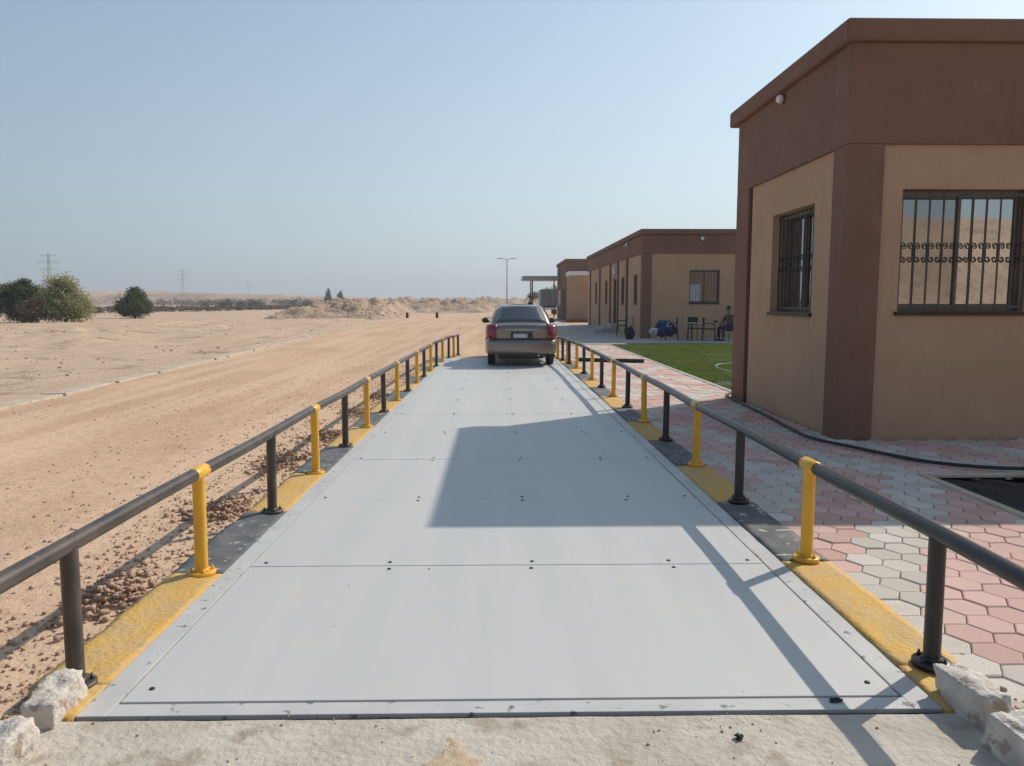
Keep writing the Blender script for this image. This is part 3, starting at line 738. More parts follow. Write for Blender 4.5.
def stone(loc, dims, rz, seed, label):
    bm = bmesh.new(); bmesh.ops.create_cube(bm, size=1.0)
    bmesh.ops.subdivide_edges(bm, edges=bm.edges, cuts=13, use_grid_fill=True)
    for v in bm.verts:
        p = v.co.copy(); q = p.normalized()*.62
        p = p.lerp(q, .13)
        s = Vector((p.x*dims[0], p.y*dims[1], p.z*dims[2]))
        nn_ = float(fbm(np.array(s.x*7+s.z*5+seed), np.array(s.y*7-s.z*4+seed*2), 4, .55))
        n2 = float(vnoise(np.array(s.x*34+seed), np.array(s.y*34+s.z*29))) - 2.2*abs(float(fbm(np.array(s.x*16+seed+s.z*9), np.array(s.y*16-s.z*12), 3)))
        v.co = s + p.normalized()*(.036*nn_+.008*n2)
    me = bpy.data.meshes.new('painted_stone'); bm.to_mesh(me); bm.free(); me.materials.append(M['whitestone'])
    for p in me.polygons: p.use_smooth = True
    o = bpy.data.objects.new('painted_stone', me); col.objects.link(o); o.location = loc; o.rotation_euler = (R(random.uniform(-4, 4)), R(random.uniform(-5, 5)), rz)
    return tag(o, label, 'stone', 'whitewashed stones at the deck corners')
stone((-1.635, 2.71, .02), (.125, .25, .18), R(4), 3, 'whitewashed rough stone touching the near left railing post')
stone((-1.63, 2.37, .02), (.15, .24, .18), R(-3), 17, 'whitewashed stone in the bottom left corner, in front of another stone')
stone((1.745, 2.67, .03), (.115, .30, .19), R(4), 29, 'whitewashed stone leaning by the near right black post')
stone((1.735, 2.32, .03), (.14, .27, .19), R(6), 41, 'whitewashed stone in the bottom right corner of the paving')

r2 = np.random.default_rng(91); n = 420
X = -1.5+3.1*r2.random(n); Y = 1.9+.78*r2.random(n)**.7; S = .0015+.0045*r2.random(n)**3; k = fbm(X*2.5, Y*2.5, 3) > -.1
rocks('grit', np.stack([X[k], Y[k], -.004+.006*fbm(X[k]*4, Y[k]*4, 4)+S[k]*.4], 1), S[k], M['clod'], 15, kind='stuff', label='grit lying on the concrete apron', cat='grit')
n = 22; X = -1.3+2.7*r2.random(n); Y = 2.8+9*r2.random(n)**1.6; S = .0015+.0035*r2.random(n)**3
rocks('grit', np.stack([X, Y, .003+S*.4], 1), S, M['clod'], 16, kind='stuff', label='few crumbs of grit lying on the grey deck plates', cat='grit')
n = 900; X = -20+10*r2.random(n); Y = 60+36*r2.random(n)
for q, (x0, y0) in enumerate(((-1.72, 2.62), (1.86, 2.62))):
    n = 160; X = x0+r2.normal(0, .09, n); Y = y0+r2.normal(0, .20, n); S = .003+.010*r2.random(n)**2.5
    Z = (-.006 if q else -.085)+S*.4; k = (X < -1.60) if q == 0 else (X > 1.80)
    rocks('rubble', np.stack([X[k], Y[k], Z[k]], 1), S[k], M['clod'] if q == 0 else M['pebble'], 40+q, kind='stuff', label=('earth crumbs around the left whitewashed stones', 'crumbs of stone around the right whitewashed stones')[q], cat='rubble')
def heap_rocks(x0, x1, y0, y1, n, seed):
    ob = [o for o in bpy.data.objects if o.name.startswith('spoil_heap')][seed]
    co = np.empty(len(ob.data.vertices)*3, dtype=np.float32); ob.data.vertices.foreach_get('co', co); co = co.reshape(-1, 3)
    co = co[co[:, 2] > .1]; P = co[r2.integers(0, len(co), n)].astype(float); S = .015+.085*r2.random(n)**4
    P[:, 2] += S*.3; return P, S
for q in (0, 1):
    P, S = heap_rocks(0, 0, 0, 0, 900, q); rocks('rubble', P, S, M['clod'], 30+q, kind='stuff', label=('rubble strewn over the nearer spoil heap', 'rubble strewn over the farther spoil heap')[q], cat='rubble')

# ------------------------------------------------------------------ hoses and pipe on the ground
def smooth_path(pts, n=12):
    P = [Vector(p) for p in pts]; out = []
    for i in range(len(P)-1):
        p0, p1, p2, p3 = P[max(i-1, 0)], P[i], P[i+1], P[min(i+2, len(P)-1)]
        for k in range(n):
            t = k/n
            out.append(.5*((2*p1)+(p2-p0)*t+(2*p0-5*p1+4*p2-p3)*t*t+(3*p1-p0-3*p2+p3)*t**3))
    return out+[P[-1]]
MB().tube(smooth_path([(4.25, 12.9, .03), (3.68, 12.2, .025), (3.58, 11.2, .025), (3.52, 10, .025), (3.44, 8.9, .025), (3.42, 8.25, .025), (3.62, 7.7, .025), (4.0, 6.95, .025), (4.6, 6.62, .03), (5.6, 6.7, .03), (7.2, 6.9, .03)]), .017, 8).build(
    'garden_hose', M['rubber'], label='black hose lying on the paving along the foot of the near building', cat='hose')
MB().tube(smooth_path([(2.0, 19.5, .045), (2.6, 19.25, .045), (3.1, 19.1, .045), (3.62, 18.95, .045)]), .05, 10).build('rubber_pipe', M['rubber'], label='short black rubber pipe lying across the paved path', cat='pipe')
MB().tube(smooth_path([(5.9, 18.2, .05), (5.2, 17.9, .05), (4.85, 16.8, .06), (4.95, 15.6, .05), (5.5, 15.0, .05), (6.2, 15.2, .05), (7.2, 15.0, .05)]), .009, 8).build('lawn_hose', M['whitecloth'], label='pale thin hose curled on the green lawn', cat='hose')

# ------------------------------------------------------------------ parked saloon car
def make_car(cx_, yr):
    car = empty('parked_car', (cx_, yr+2.2, 0), label='grey brown saloon car seen from behind at the far end of the deck', cat='car')
    paint = pm('car_paint', (.205, .185, .157), (.23, .21, .18), 2, .28, metal=.55, coat=.6)
    dirt = pm('car_trim', (.03, .03, .03), (.05, .045, .04), 6, .6)
    # stations y from rear: (y, bottom, top, half width, shoulder z, tumble)
    st_ = [(0.00, .42, .86, .70, .78), (.03, .34, .93, .765, .80), (.12, .30, .985, .815, .82), (.30, .26, 1.005, .845, .84), (.60, .22, 1.005, .858, .86), (.95, .20, .98, .865, .86),
           (1.6, .19, .95, .868, .86), (2.4, .19, .945, .868, .85), (3.0, .19, .935, .862, .84), (3.5, .21, .88, .85, .80), (3.95, .24, .80, .82, .73), (4.25, .28, .70, .74, .63), (4.36, .36, .58, .62, .52)]
    N = 9; vs = []; fs = []
    for (y, b, t, w, sh) in st_:
        half = [(0, b), (w*.80, b), (w*.95, b+.05), (w*.985, b+.16), (w, (b+sh)/2+.03), (w*.985, sh-.05), (w*.93, sh+(t-sh)*.55), (w*.80, t-.012), (0, t+.012)]
        for (x, z) in half: vs.append((cx_-x, yr+y, z))
        for (x, z) in half[-2:0:-1]: vs.append((cx_+x, yr+y, z))
    W = 2*N-2
    for i in range(len(st_)-1):
        for k in range(W): fs.append((i*W+k, i*W+(k+1) % W, (i+1)*W+(k+1) % W, (i+1)*W+k))
    fs.append(tuple(range(W-1, -1, -1))); fs.append(tuple(range((len(st_)-1)*W, len(st_)*W)))
    m = MB(); m.add(vs, fs, True); body = m.build('body', paint, car)
    s = body.modifiers.new('sub', 'SUBSURF'); s.levels = s.render_levels = 2
    # cabin: rings at rising heights
    def ring(z, y0, y1, w, cr=.06):
        ya, yb = yr+y0, yr+y1
        return [(cx_-w+cr, ya, z), (cx_, ya-.035, z), (cx_+w-cr, ya, z), (cx_+w, ya+cr*1.4, z), (cx_+w+.01, (ya+yb)/2, z), (cx_+w, yb-cr*2, z), (cx_+w-cr*2, yb, z), (cx_, yb+.10, z), (cx_-w+cr*2, yb, z), (cx_-w, yb-cr*2, z), (cx_-w-.01, (ya+yb)/2, z), (cx_-w, ya+cr*1.4, z)]
    rings_ = [ring(.93, .60, 3.15, .775), ring(1.0, .66, 3.02, .755), ring(1.18, .88, 2.62, .675), ring(1.33, 1.10, 2.26, .585), ring(1.385, 1.26, 2.08, .53), ring(1.405, 1.45, 1.90, .40)]
    m = MB(); vs = [p for r_ in rings_ for p in r_]; fs = []
    for i in range(len(rings_)-1):
        for k in range(12): fs.append((i*12+k, i*12+(k+1) % 12, (i+1)*12+(k+1) % 12, (i+1)*12+k))
    fs.append(tuple(range((len(rings_)-1)*12, len(rings_)*12)))
    m.add(vs, fs, True); cab = m.build('cabin', paint, car); s = cab.modifiers.new('sub', 'SUBSURF'); s.levels = s.render_levels = 2
    # glass patches set just proud of the cabin
    def patch_(name, corners, nrm, mat, bulge=.03, n_=8):
        a, b, c, d_ = [Vector(p) for p in corners]; vs = []; fs = []
        for j in range(n_+1):
            for i in range(n_+1):
                u, v = i/n_, j/n_
                p = a.lerp(b, u).lerp(d_.lerp(c, u), v)+Vector(nrm)*(.022+bulge*(1-(2*u-1)**2))
                vs.append(p)
        for j in range(n_):
            for i in range(n_): fs.append((j*(n_+1)+i, j*(n_+1)+i+1, (j+1)*(n_+1)+i+1, (j+1)*(n_+1)+i))
        m = MB(); m.add(vs, fs, True); o = m.build(name, mat, car, recalc=False)
        so = o.modifiers.new('solid', 'SOLIDIFY'); so.thickness = .006; so.offset = 0
        return o
    patch_('rear_window', [(cx_-.655, yr+.672, 1.0), (cx_+.655, yr+.672, 1.0), (cx_+.49, yr+1.165, 1.345), (cx_-.49, yr+1.165, 1.345)], (0, -.8, .6), M['carglass'], .042)
    patch_('windscreen', [(cx_-.62, yr+3.02, 1.0), (cx_+.62, yr+3.02, 1.0), (cx_+.49, yr+2.20, 1.345), (cx_-.49, yr+2.20, 1.345)], (0, .75, .65), M['carglass'], .09)
    for s_ in (-1, 1):
        x0, x1 = cx_+s_*.762, cx_+s_*.592
        patch_('side_window', [(x0, yr+1.0, 1.01), (x0, yr+1.80, 1.01), (x1, yr+1.70, 1.33), (x1, yr+1.26, 1.33)], (s_*.9, 0, .4), M['carglass'], .012)
        patch_('side_window', [(x0, yr+1.86, 1.01), (x0, yr+2.75, 1.01), (x1, yr+2.18, 1.33), (x1, yr+1.76, 1.33)], (s_*.9, 0, .4), M['carglass'], .012)
    # tail lights wrap the corners
    red = pm('tail_light_red', (.22, .012, .014), (.16, .01, .012), 8, .15, coat=.5)
    for s_ in (-1, 1):
        m = MB(); vs = []
        prof_ = [(.60, -.010), (.65, -.002), (.70, .018), (.765, .055), (.80, .11), (.832, .22), (.842, .30)]
        for z, ins in ((.66, .0), (.74, .012), (.90, .012), (.955, -.02)):
            for (x, y) in prof_: vs.append((cx_+s_*(x+ins*.6+.012+(.0 if z < .9 else -.0)), yr+y-.014-ins*.5+max(0, z-.86)*.5, z))
        fs = [(j*7+i, j*7+i+1, (j+1)*7+i+1, (j+1)*7+i) for j in range(3) for i in range(6)]
        m.add(vs, fs, True); o = m.build('tail_light', red, car, recalc=False)
        so = o.modifiers.new('solid', 'SOLIDIFY'); so.thickness = .05; so.offset = 0
        q = MB(); q.box(cx_+s_*.57-.05, cx_+s_*.57+.12 if s_ > 0 else cx_+s_*.57+.05, yr-.048, yr-.042, .80, .84) if False else q.ell((cx_+s_*.64, yr-.022, .80), (.055, .022, .032))
        q.build('reverse_lens', pm('lens', (.45, .22, .20), None, 5, .15), o)
    # boot lid seam, spoiler, plate recess, plate, bumper
    MB().tube(smooth_path([(cx_-.66, yr+.10, .992), (cx_-.3, yr+.045, 1.008), (cx_, yr+.03, 1.012), (cx_+.3, yr+.045, 1.008), (cx_+.66, yr+.10, .992)]), .018, 8).build('boot_spoiler', paint, car)
    MB().box(cx_-.40, cx_+.40, yr-.028, yr+.03, .838, .862).build('boot_trim', M['steel'], car, bevel=.006)
    MB().box(cx_-.80, cx_+.80, yr-.004, yr+.05, .612, .655).build('boot_gap', dirt, car, bevel=.008)
    MB().box(cx_-.27, cx_+.27, yr-.010, yr+.02, .655, .80).build('plate_recess', dirt, car, bevel=.01)
    p = MB().box(cx_-.20, cx_+.14, yr-.024, yr-.012, .665, .765).build('number_plate', M['whitecloth'], car, bevel=.004)
    MB().box(cx_-.195, cx_+.135, yr-.0265, yr-.0242, .745, .7625).build('plate_band', pm('plate_blue', (.10, .20, .45), None, 5, .4), p)
    m = MB(); vs = []; bp = [(-.868, .62), (-.875, .22), (-.80, .0), (-.55, -.055), (0, -.075), (.55, -.055), (.80, .0), (.875, .22), (.868, .62)]
    for z, o_ in ((.30, .05), (.34, .0), (.45, -.005), (.53, -.002), (.585, .012), (.61, .05)):
        for (x, y) in bp: vs.append((cx_+x*(1-o_*.3), yr+y+o_, z))
    fs = [(j*9+i, j*9+i+1, (j+1)*9+i+1, (j+1)*9+i) for j in range(5) for i in range(8)]
    m.add(vs, fs, True); bo = m.build('rear_bumper', paint, car, recalc=False)
    so = bo.modifiers.new('solid', 'SOLIDIFY'); so.thickness = .03; so.offset = 0; s = bo.modifiers.new('sub', 'SUBSURF'); s.levels = s.render_levels = 2
    MB().box(cx_-.62, cx_+.62, yr+.0, yr+.12, .24, .31).build('bumper_skirt', dirt, car, bevel=.02)
    MB().box(cx_-.55, cx_+.55, yr+.3, yr+3.9, .17, .24).build('underbody', dirt, car)
    MB().tube([(cx_+.42, yr-.02, .265), (cx_+.42, yr+.4, .265)], .028, 10).build('exhaust', M['steel'], car)
    for s_ in (-1, 1):
        MB().ell((cx_+s_*.93, yr+2.72, 1.0), (.105, .06, .07)).build('door_mirror', dirt, car)
        MB().box(cx_+s_*.85-.06, cx_+s_*.85+.06, yr+2.70, yr+2.76, .94, .975).build('mirror_arm', dirt, car)
        for y in (.88, 3.46):
            x = cx_+s_*.745
            t_ = MB(); t_.lathe((x, yr+y, .305), [(.20, -.085), (.285, -.095), (.303, -.08), (.306, 0), (.303, .08), (.285, .095), (.20, .085)], 28, axis='x')
            t_ = t_.build('wheel', M['rubber'], car)
            r_ = MB(); r_.lathe((x+s_*.06, yr+y, .305), [(.05, .042*s_), (.10, .03*s_), (.195, .036*s_), (.20, .0)], 20, axis='x'); r_.build('rim', M['steel'], t_)
        # dark wheel arches
        for y in (.88, 3.46):
            a_ = MB(); a_.tube([(cx_+s_*.872, yr+y+.36*math.cos(t), .305+.36*math.sin(t)) for t in np.linspace(.1, math.pi-.1, 14)], .022, 8); a_.build('wheel_arch', dirt, car)
    return car
car = make_car(.545, 17.68); car.scale = (.945, .965, 1.02)

# ------------------------------------------------------------------ chairs, table, bag, clothes at the long building
def make_chair(loc, rz, label, legs_mat, seat_mat):
    c = empty('chair', (0, 0, 0), label=label, cat='chair', group='chairs outside the long building')
    MB().box(-.22, .22, -.21, .22, .43, .47).build('seat', seat_mat, c, bevel=.015)
    MB().box(-.21, .21, .20, .235, .58, .88).build('backrest', seat_mat, c, bevel=.02)
    for s_ in (-1, 1):
        MB().tube([(s_*.20, -.19, .43), (s_*.21, -.21, 0)], .013, 8).build('leg', legs_mat, c)
        MB().tube([(s_*.20, .27, 0), (s_*.20, .21, .45), (s_*.20, .235, .87)], .013, 8).build('leg', legs_mat, c)
        MB().tube(smooth_path([(s_*.215, .22, .66), (s_*.225, .0, .66), (s_*.225, -.16, .64), (s_*.21, -.19, .44)], 5), .014, 8).build('armrest', legs_mat, c)
    c.location = loc; c.rotation_euler = (0, 0, rz); return c
make_chair((6.62, 29.3, .04), R(-100), 'black chair heaped with blue and white clothes near the building corner', M['blackiron'], M['black'])
make_chair((7.62, 29.6, .04), R(12), 'black chair standing behind the outdoor table', M['blackiron'], M['black'])
make_chair((7.98, 28.9, .04), R(80), 'black chair drawn up to the near side of the outdoor table', M['blackiron'], M['black'])
make_chair((5.35, 33.2, .04), R(-95), 'black chair against the side wall between steps and building corner', M['blackiron'], M['black'])
t = empty('table', (7.95, 29.25, .04), label='pale topped table outside the long building under its barred window', cat='table')
MB().box(7.25, 8.62, 28.95, 29.55, .68, .72).build('tabletop', M['tabletop'], t, bevel=.01)
for x in (7.32, 8.55):
    for y in (29.02, 29.48): MB().tube([(x, y, .04), (x, y, .68)], .02, 8).build('leg', M['blackiron'], t)
MB().ell((8.3, 29.2, .76), (.10, .07, .045)).build('handbag', M['black'], label='small dark bag lying on the pale outdoor table', cat='bag')
def cloth_lump(name, c, r, mat, seed, **tags):
    bm = bmesh.new(); bmesh.ops.create_icosphere(bm, subdivisions=4, radius=1)
    for v in bm.verts:
        p = v.co; n_ = float(fbm(np.array(p.x*2.2+seed), np.array(p.y*2.2+p.z*1.7), 4, .6))
        v.co = Vector((p.x*r[0], p.y*r[1], p.z*r[2]))*(1+.85*n_)
    me = bpy.data.meshes.new(name); bm.to_mesh(me); bm.free(); me.materials.append(mat)
    for p in me.polygons: p.use_smooth = True
    o = bpy.data.objects.new(name, me); col.objects.link(o); o.location = c
    return tag(o, **tags)
cl = cloth_lump('clothes_heap', (6.38, 29.3, .50), (.31, .24, .27), M['bluecloth'], 4, label='blue and white clothes heaped on the black chair', cat='clothes')
w_ = cloth_lump('white_cloth', (-.36, -.05, -.10), (.24, .18, .12), M['whitecloth'], 9); w_.parent = cl
w_ = cloth_lump('sleeve', (.12, -.12, .10), (.12, .12, .10), M['whitecloth'], 12); w_.parent = cl
bg = cloth_lump('backpack', (5.18, 30.2, .27), (.19, .15, .26), M['black'], 14, label='black backpack standing by the corner of the long building', cat='bag')
st_p = MB().tube(smooth_path([(5.10, 30.12, .46), (5.18, 30.08, .59), (5.26, 30.12, .46)], 6), .014, 6).build('strap', M['black']); st_p.parent = bg; st_p.location = -Vector(bg.location)

# ------------------------------------------------------------------ people
def skin_obj(name, joints, edges, mat, parent, sub=2):
    """joints: [(x,y,z,rx[,ry])]"""
    me = bpy.data.meshes.new(name); me.from_pydata([j[:3] for j in joints], edges, [])
    me.materials.append(mat); o = bpy.data.objects.new(name, me); col.objects.link(o); o.parent = parent
    sk = o.modifiers.new('skin', 'SKIN'); sk.use_smooth_shade = True
    if not me.skin_vertices: me.skin_vertices.new()
    lay = me.skin_vertices[0].data
    seen = set(); adj = {}
    for a, b in edges: adj.setdefault(a, []).append(b); adj.setdefault(b, []).append(a)
    for i, j in enumerate(joints):
        lay[i].radius = (j[3], j[4] if len(j) > 4 else j[3])
        if i not in seen:
            lay[i].use_root = True; stack = [i]
            while stack:
                q = stack.pop()
                if q in seen: continue
                seen.add(q); stack += adj.get(q, [])
    s = o.modifiers.new('sub', 'SUBSURF'); s.levels = s.render_levels = sub
    return o

def hand(J, E, wrist_i, wrist, d, side_v, up_v):
    """palm continues the forearm chain; five finger chains rooted in it"""
    w = Vector(wrist); d = Vector(d).normalized(); sv = Vector(side_v).normalized(); uv = Vector(up_v).normalized()
    p = w+d*.07; J.append((*p, .036, .017)); E.append((wrist_i, len(J)-1)); pi = len(J)-1
    for k, (o_, L) in enumerate(((-.030, .065), (-.010, .078), (.010, .074), (.030, .058))):
        a = p+d*.01+sv*o_; b = a+d*L*.55-uv*.010; c = b+d*L*.42-uv*.028
        n_ = len(J); J += [(*a, .010), (*b, .009), (*c, .007)]; E += [(n_, n_+1), (n_+1, n_+2)]
    a = w+d*.03-sv*.03; b = a+d*.035-sv*.025-uv*.012; c = b+d*.028-uv*.012; n_ = len(J)
    J += [(*a, .012), (*b, .010), (*c, .008)]; E += [(n_, n_+1), (n_+1, n_+2)]

def make_person(loc, rz, label, seated, shirt, trousers):
    P = empty('person', (0, 0, 0), label=label, cat='person')
    hz = .50 if seated else .92          # hip height; faces -Y
    sh = hz+.47; fwd = -.06 if seated else 0
    nk = (0, fwd-.01, sh+.09); hd = (0, fwd-.05, sh+.24)
    if seated: knee = [(s*.13, -.44, hz+.02) for s in (-1, 1)]; ank = [(s*.14, -.42, .09) for s in (-1, 1)]
    else: knee = [(s*.10, -.02, .49) for s in (-1, 1)]; ank = [(s*.11, .02, .08) for s in (-1, 1)]
    if seated: elb = [(s*.25, -.16, sh-.24) for s in (-1, 1)]; wr = [(s*.14, -.36, hz+.20) for s in (-1, 1)]
    else: elb = [(s*.25, .03, sh-.27) for s in (-1, 1)]; wr = [(s*.25, -.05, sh-.50) for s in (-1, 1)]
    J = [(0, 0, hz, .125, .10), (0, fwd*.3, hz+.20, .125, .095), (0, fwd*.8, sh-.08, .15, .10), (0, fwd, sh+.02, .09, .075), (*nk, .05), (hd[0], hd[1]+.01, hd[2]-.06, .062, .07), (hd[0], hd[1], hd[2]+.03, .075, .088), (hd[0], hd[1]+.01, hd[2]+.09, .045, .055)]
    E = [(0, 1), (1, 2), (2, 3), (3, 4), (4, 5), (5, 6), (6, 7)]
    for i, s in enumerate((-1, 1)):
        b = len(J)
        J += [(s*.19, fwd, sh-.02, .055), (*elb[i], .042), (*wr[i], .028)]; E += [(2, b), (b, b+1), (b+1, b+2)]
        d = Vector(wr[i])-Vector(elb[i]); hand(J, E, b+2, wr[i], d, (1, 0, 0) if seated else (0, 1, 0), (0, 0, 1) if seated else (s, 0, 0))
        b = len(J)
        J += [(s*.10, -.02 if not seated else -.06, hz-.04 if not seated else hz, .085), (*knee[i], .058), (*ank[i], .04), (ank[i][0], ank[i][1]-.15, .045, .04, .03)]
        E += [(0, b), (b, b+1), (b+1, b+2), (b+2, b+3)]
    skin_obj('body', J, E, M['skin'], P)
    nz = MB(); nz.ell((0, hd[1]-.095, hd[2]+.005), (.014, .02, .026))
    for s in (-1, 1): nz.ell((s*.082, hd[1]+.01, hd[2]+.0), (.012, .022, .032))
    nz.build('face', M['skin'], P)
    ey = MB()
    for s in (-1, 1): ey.ell((s*.03, hd[1]-.082, hd[2]+.03), (.012, .010, .008))
    ey.ell((0, hd[1]-.080, hd[2]-.045), (.022, .010, .006)); ey.build('eyes', M['black'], P)
    h = MB(); h.ell((0, hd[1]+.022, hd[2]+.055), (.090, .098, .085)); h.build('hair', M['hair'], P)
    g = .014
    SJ = [(0, 0, hz-.01, .135+g, .11+g), (0, fwd*.3, hz+.20, .13+g, .10+g), (0, fwd*.8, sh-.08, .155+g, .105+g), (0, fwd, sh+.03, .085, .08)]; SE = [(0, 1), (1, 2), (2, 3)]
    for i, s in enumerate((-1, 1)):
        b = len(SJ); mid = Vector(elb[i]).lerp(Vector(wr[i]), .55)
        SJ += [(s*.19, fwd, sh-.02, .068), (*elb[i], .055), (*mid, .045)]; SE += [(2, b), (b, b+1), (b+1, b+2)]
    skin_obj('shirt', SJ, SE, shirt, P)
    TJ = [(0, 0, hz+.03, .145, .12)]; TE = []
    for i, s in enumerate((-1, 1)):
        b = len(TJ); a = Vector(ank[i]); k_ = Vector(knee[i]); e = a.lerp(k_, .08)
        TJ += [(s*.10, -.02 if not seated else -.08, hz-.05 if not seated else hz, .10), (*k_, .075), (*e, .058)]; TE += [(0, b), (b, b+1), (b+1, b+2)]
    skin_obj('trousers', TJ, TE, trousers, P)
    for i, s in enumerate((-1, 1)):
        q = MB(); q.ell((ank[i][0], ank[i][1]-.07, .045), (.048, .135, .048)); q.build('shoe', M['black'], P)
    P.location = loc; P.rotation_euler = (0, 0, rz); return P
make_chair((8.84, 29.0, .04), R(-80), 'chair under the seated person at the right end of the pale table', M['blackiron'], M['black'])
make_person((8.80, 29.0, .02), R(-68), 'person in a brown top and dark jeans sitting at the outdoor table', True, M['shirt'], M['jeans'])
make_person((1.66, 40.0, .09), R(100), 'person in black standing on the sand beyond the parked car', False, M['black'], M['black'])

# ------------------------------------------------------------------ lorry beyond the canopy
tr = empty('lorry', (6.05, 90, 0), label='dark grey box lorry seen from behind under the far canopy', cat='lorry')
MB().box(5.05, 7.0, 90, 95, 1.05, 2.95).build('cargo_box', M['truckbox'], tr, bevel=.04)
dl = MB().box(5.1, 6.95, 89.97, 89.998, 1.1, 2.9).build('rear_door', M['truckbox'], tr, bevel=.01)
for x in (5.6, 6.45): MB().tube([(x, 89.94, 1.1), (x, 89.94, 2.9)], .025, 8).build('lock_bar', M['steel'], dl)
MB().box(5.2, 6.85, 90.1, 97.2, .72, 1.04).build('chassis', M['blackiron'], tr)
MB().box(5.1, 6.95, 89.85, 89.96, .62, .86).build('rear_bumper', M['whitecloth'], tr, bevel=.01)
MB().box(5.1, 6.95, 95.15, 97.2, 1.05, 2.6).build('cab', M['whitecloth'], tr, bevel=.1)
for x in (5.25, 6.80):
    for y in (91.4, 96.2): MB().lathe((x, y, .42), [(.28, -.14), (.42, -.14), (.44, 0), (.42, .14), (.28, .14)], 20, axis='x').build('wheel', M['rubber'], tr)

# ------------------------------------------------------------------ street lamp, pylons
sl = empty('street_lamp', (1.4, 120, 0), label='tall grey double armed street lamp standing beyond the parked car', cat='street lamp')
MB().tube([(1.4, 120, -.1), (1.4, 120, 8.1)], [.13, .07], 10).build('pole', M['steel'], sl)
for s in (-1, 1):
    MB().tube(smooth_path([(1.4, 120, 8.0), (1.4+s*.5, 120, 8.15), (1.4+s*.95, 120, 8.18)], 5), .045, 8).build('arm', M['steel'], sl)
    MB().box(1.4+s*1.15-.32, 1.4+s*1.15+.32, 119.86, 120.14, 8.12, 8.24).build('lamp_head', M['steel'], sl, bevel=.03)
def pylon(loc, H_, label, rz):
    p = empty('power_pylon', (0, 0, 0), label=label, cat='pylon', group='lattice power pylons beyond the ridge')
    b = H_*.075; m = MB(); r_ = H_*.0028
    def w(t): return b*(1-t)**1.35*.9+b*.12
    lv = [0, .14, .27, .39, .50, .60, .69, .77, .84, .90, .95, 1.0]
    cor = [[(sx*w(t), sy*w(t), t*H_) for sx, sy in ((-1,-1),(1,-1),(1,1),(-1,1))] for t in lv]
    for i in range(len(lv)-1):
        for k in range(4):
            m.tube([cor[i][k], cor[i+1][k]], r_*1.5, 4, smooth=False)
            m.tube([cor[i][k], cor[i+1][(k+1) % 4]], r_*.8, 4, smooth=False); m.tube([cor[i][(k+1) % 4], cor[i+1][k]], r_*.8, 4, smooth=False)
            m.tube([cor[i+1][k], cor[i+1][(k+1) % 4]], r_*.8, 4, smooth=False)
    m.build('lattice_tower', M['steel'], p)
    for t, L in ((.68, .17), (.82, .21), (.95, .15)):
        a = MB(); z = t*H_
        for s in (-1, 1):
            for yy_ in (-1, 1):
                a.tube([(s*w(t), yy_*w(t), z), (s*L*H_, 0, z+.005*H_)], r_, 4, smooth=False); a.tube([(s*w(t), yy_*w(t), z+.035*H_), (s*L*H_, 0, z+.005*H_)], r_, 4, smooth=False)
            a.tube([(s*L*H_*.95, 0, z+.004*H_), (s*L*H_*.95, 0, z-.03*H_)], r_*1.4, 5, smooth=False)
        a.build('crossarm', M['steel'], p)
    p.location = loc; p.rotation_euler = (0, 0, rz)
pylon((-395, 690, 0), 44, 'largest lattice pylon, rising behind the pale green bush', R(8))
pylon((-420, 1040, 2), 42, 'middle lattice pylon behind the desert ridge, right of the small dark tree', R(8))
pylon((-532, 1660, 2), 42, 'smallest faint lattice pylon on the horizon left of the spoil heaps', R(8))

# ------------------------------------------------------------------ trees and scrub
def leaves(blobs, n, size, seed, flat=0.0):
    r_ = np.random.default_rng(seed); vol = np.array([b[3]*b[4]*b[5] for b in blobs]); pick = r_.choice(len(blobs), n, p=vol/vol.sum()); B = np.array(blobs)[pick]
    d = r_.normal(size=(n, 3)); d /= np.linalg.norm(d, axis=1)[:, None]; rad = r_.random(n)**.42*(1+.19*r_.normal(size=n))
    C = B[:, :3]+d*rad[:, None]*B[:, 3:6]
    nn = fbm(C[:, 0]*1.3+C[:, 2], C[:, 1]*1.3+C[:, 2]*.7+seed, 3); C = C[nn > -.10-.3*r_.random(n)]; n = len(C)
    a = r_.normal(size=(n, 3)); a /= np.linalg.norm(a, axis=1)[:, None]; b = np.cross(a, r_.normal(size=(n, 3))); b /= np.linalg.norm(b, axis=1)[:, None]
    s = (size*(.6+.8*r_.random(n)))[:, None]
    V = np.stack([C-a*s, C+b*s*.45, C+a*s, C-b*s*.45], 1).reshape(-1, 3)
    return V, np.arange(4*n).reshape(-1, 4)
def tree(name, loc, blobs, n, size, mat, seed, label, trunk_h, tr=.12, limbs=5, group=None, cat='tree'):
    t = empty(name, loc, label=label, cat=cat, group=group); r_ = random.Random(seed)
    x, y, z = loc; m = MB(); m.tube([(x, y, z-.2), (x+.03, y, z+trunk_h*.5), (x, y, z+trunk_h)], [tr, tr*.75, tr*.6], 8)
    for i in range(limbs):
        b = blobs[i % len(blobs)]
        e = Vector((x+b[0]+r_.uniform(-.3, .3)*b[3], y+b[1]+r_.uniform(-.3, .3)*b[4], z+b[2]+r_.uniform(-.1, .4)*b[5])); s0 = Vector((x, y, z+trunk_h*r_.uniform(.5, 1)))
        m.tube([s0, s0.lerp(e, .5)+Vector((0, 0, .1)), e], [tr*.45, tr*.3, tr*.12], 6)
    m.build('trunk', M['bark'], t)
    V, F = leaves([(x+b[0], y+b[1], z+b[2], b[3], b[4], b[5]) for b in blobs], n, size, seed)
    np_mesh('crown', V, F, mat, t)
G = 'trees at the edge of the sandy field'
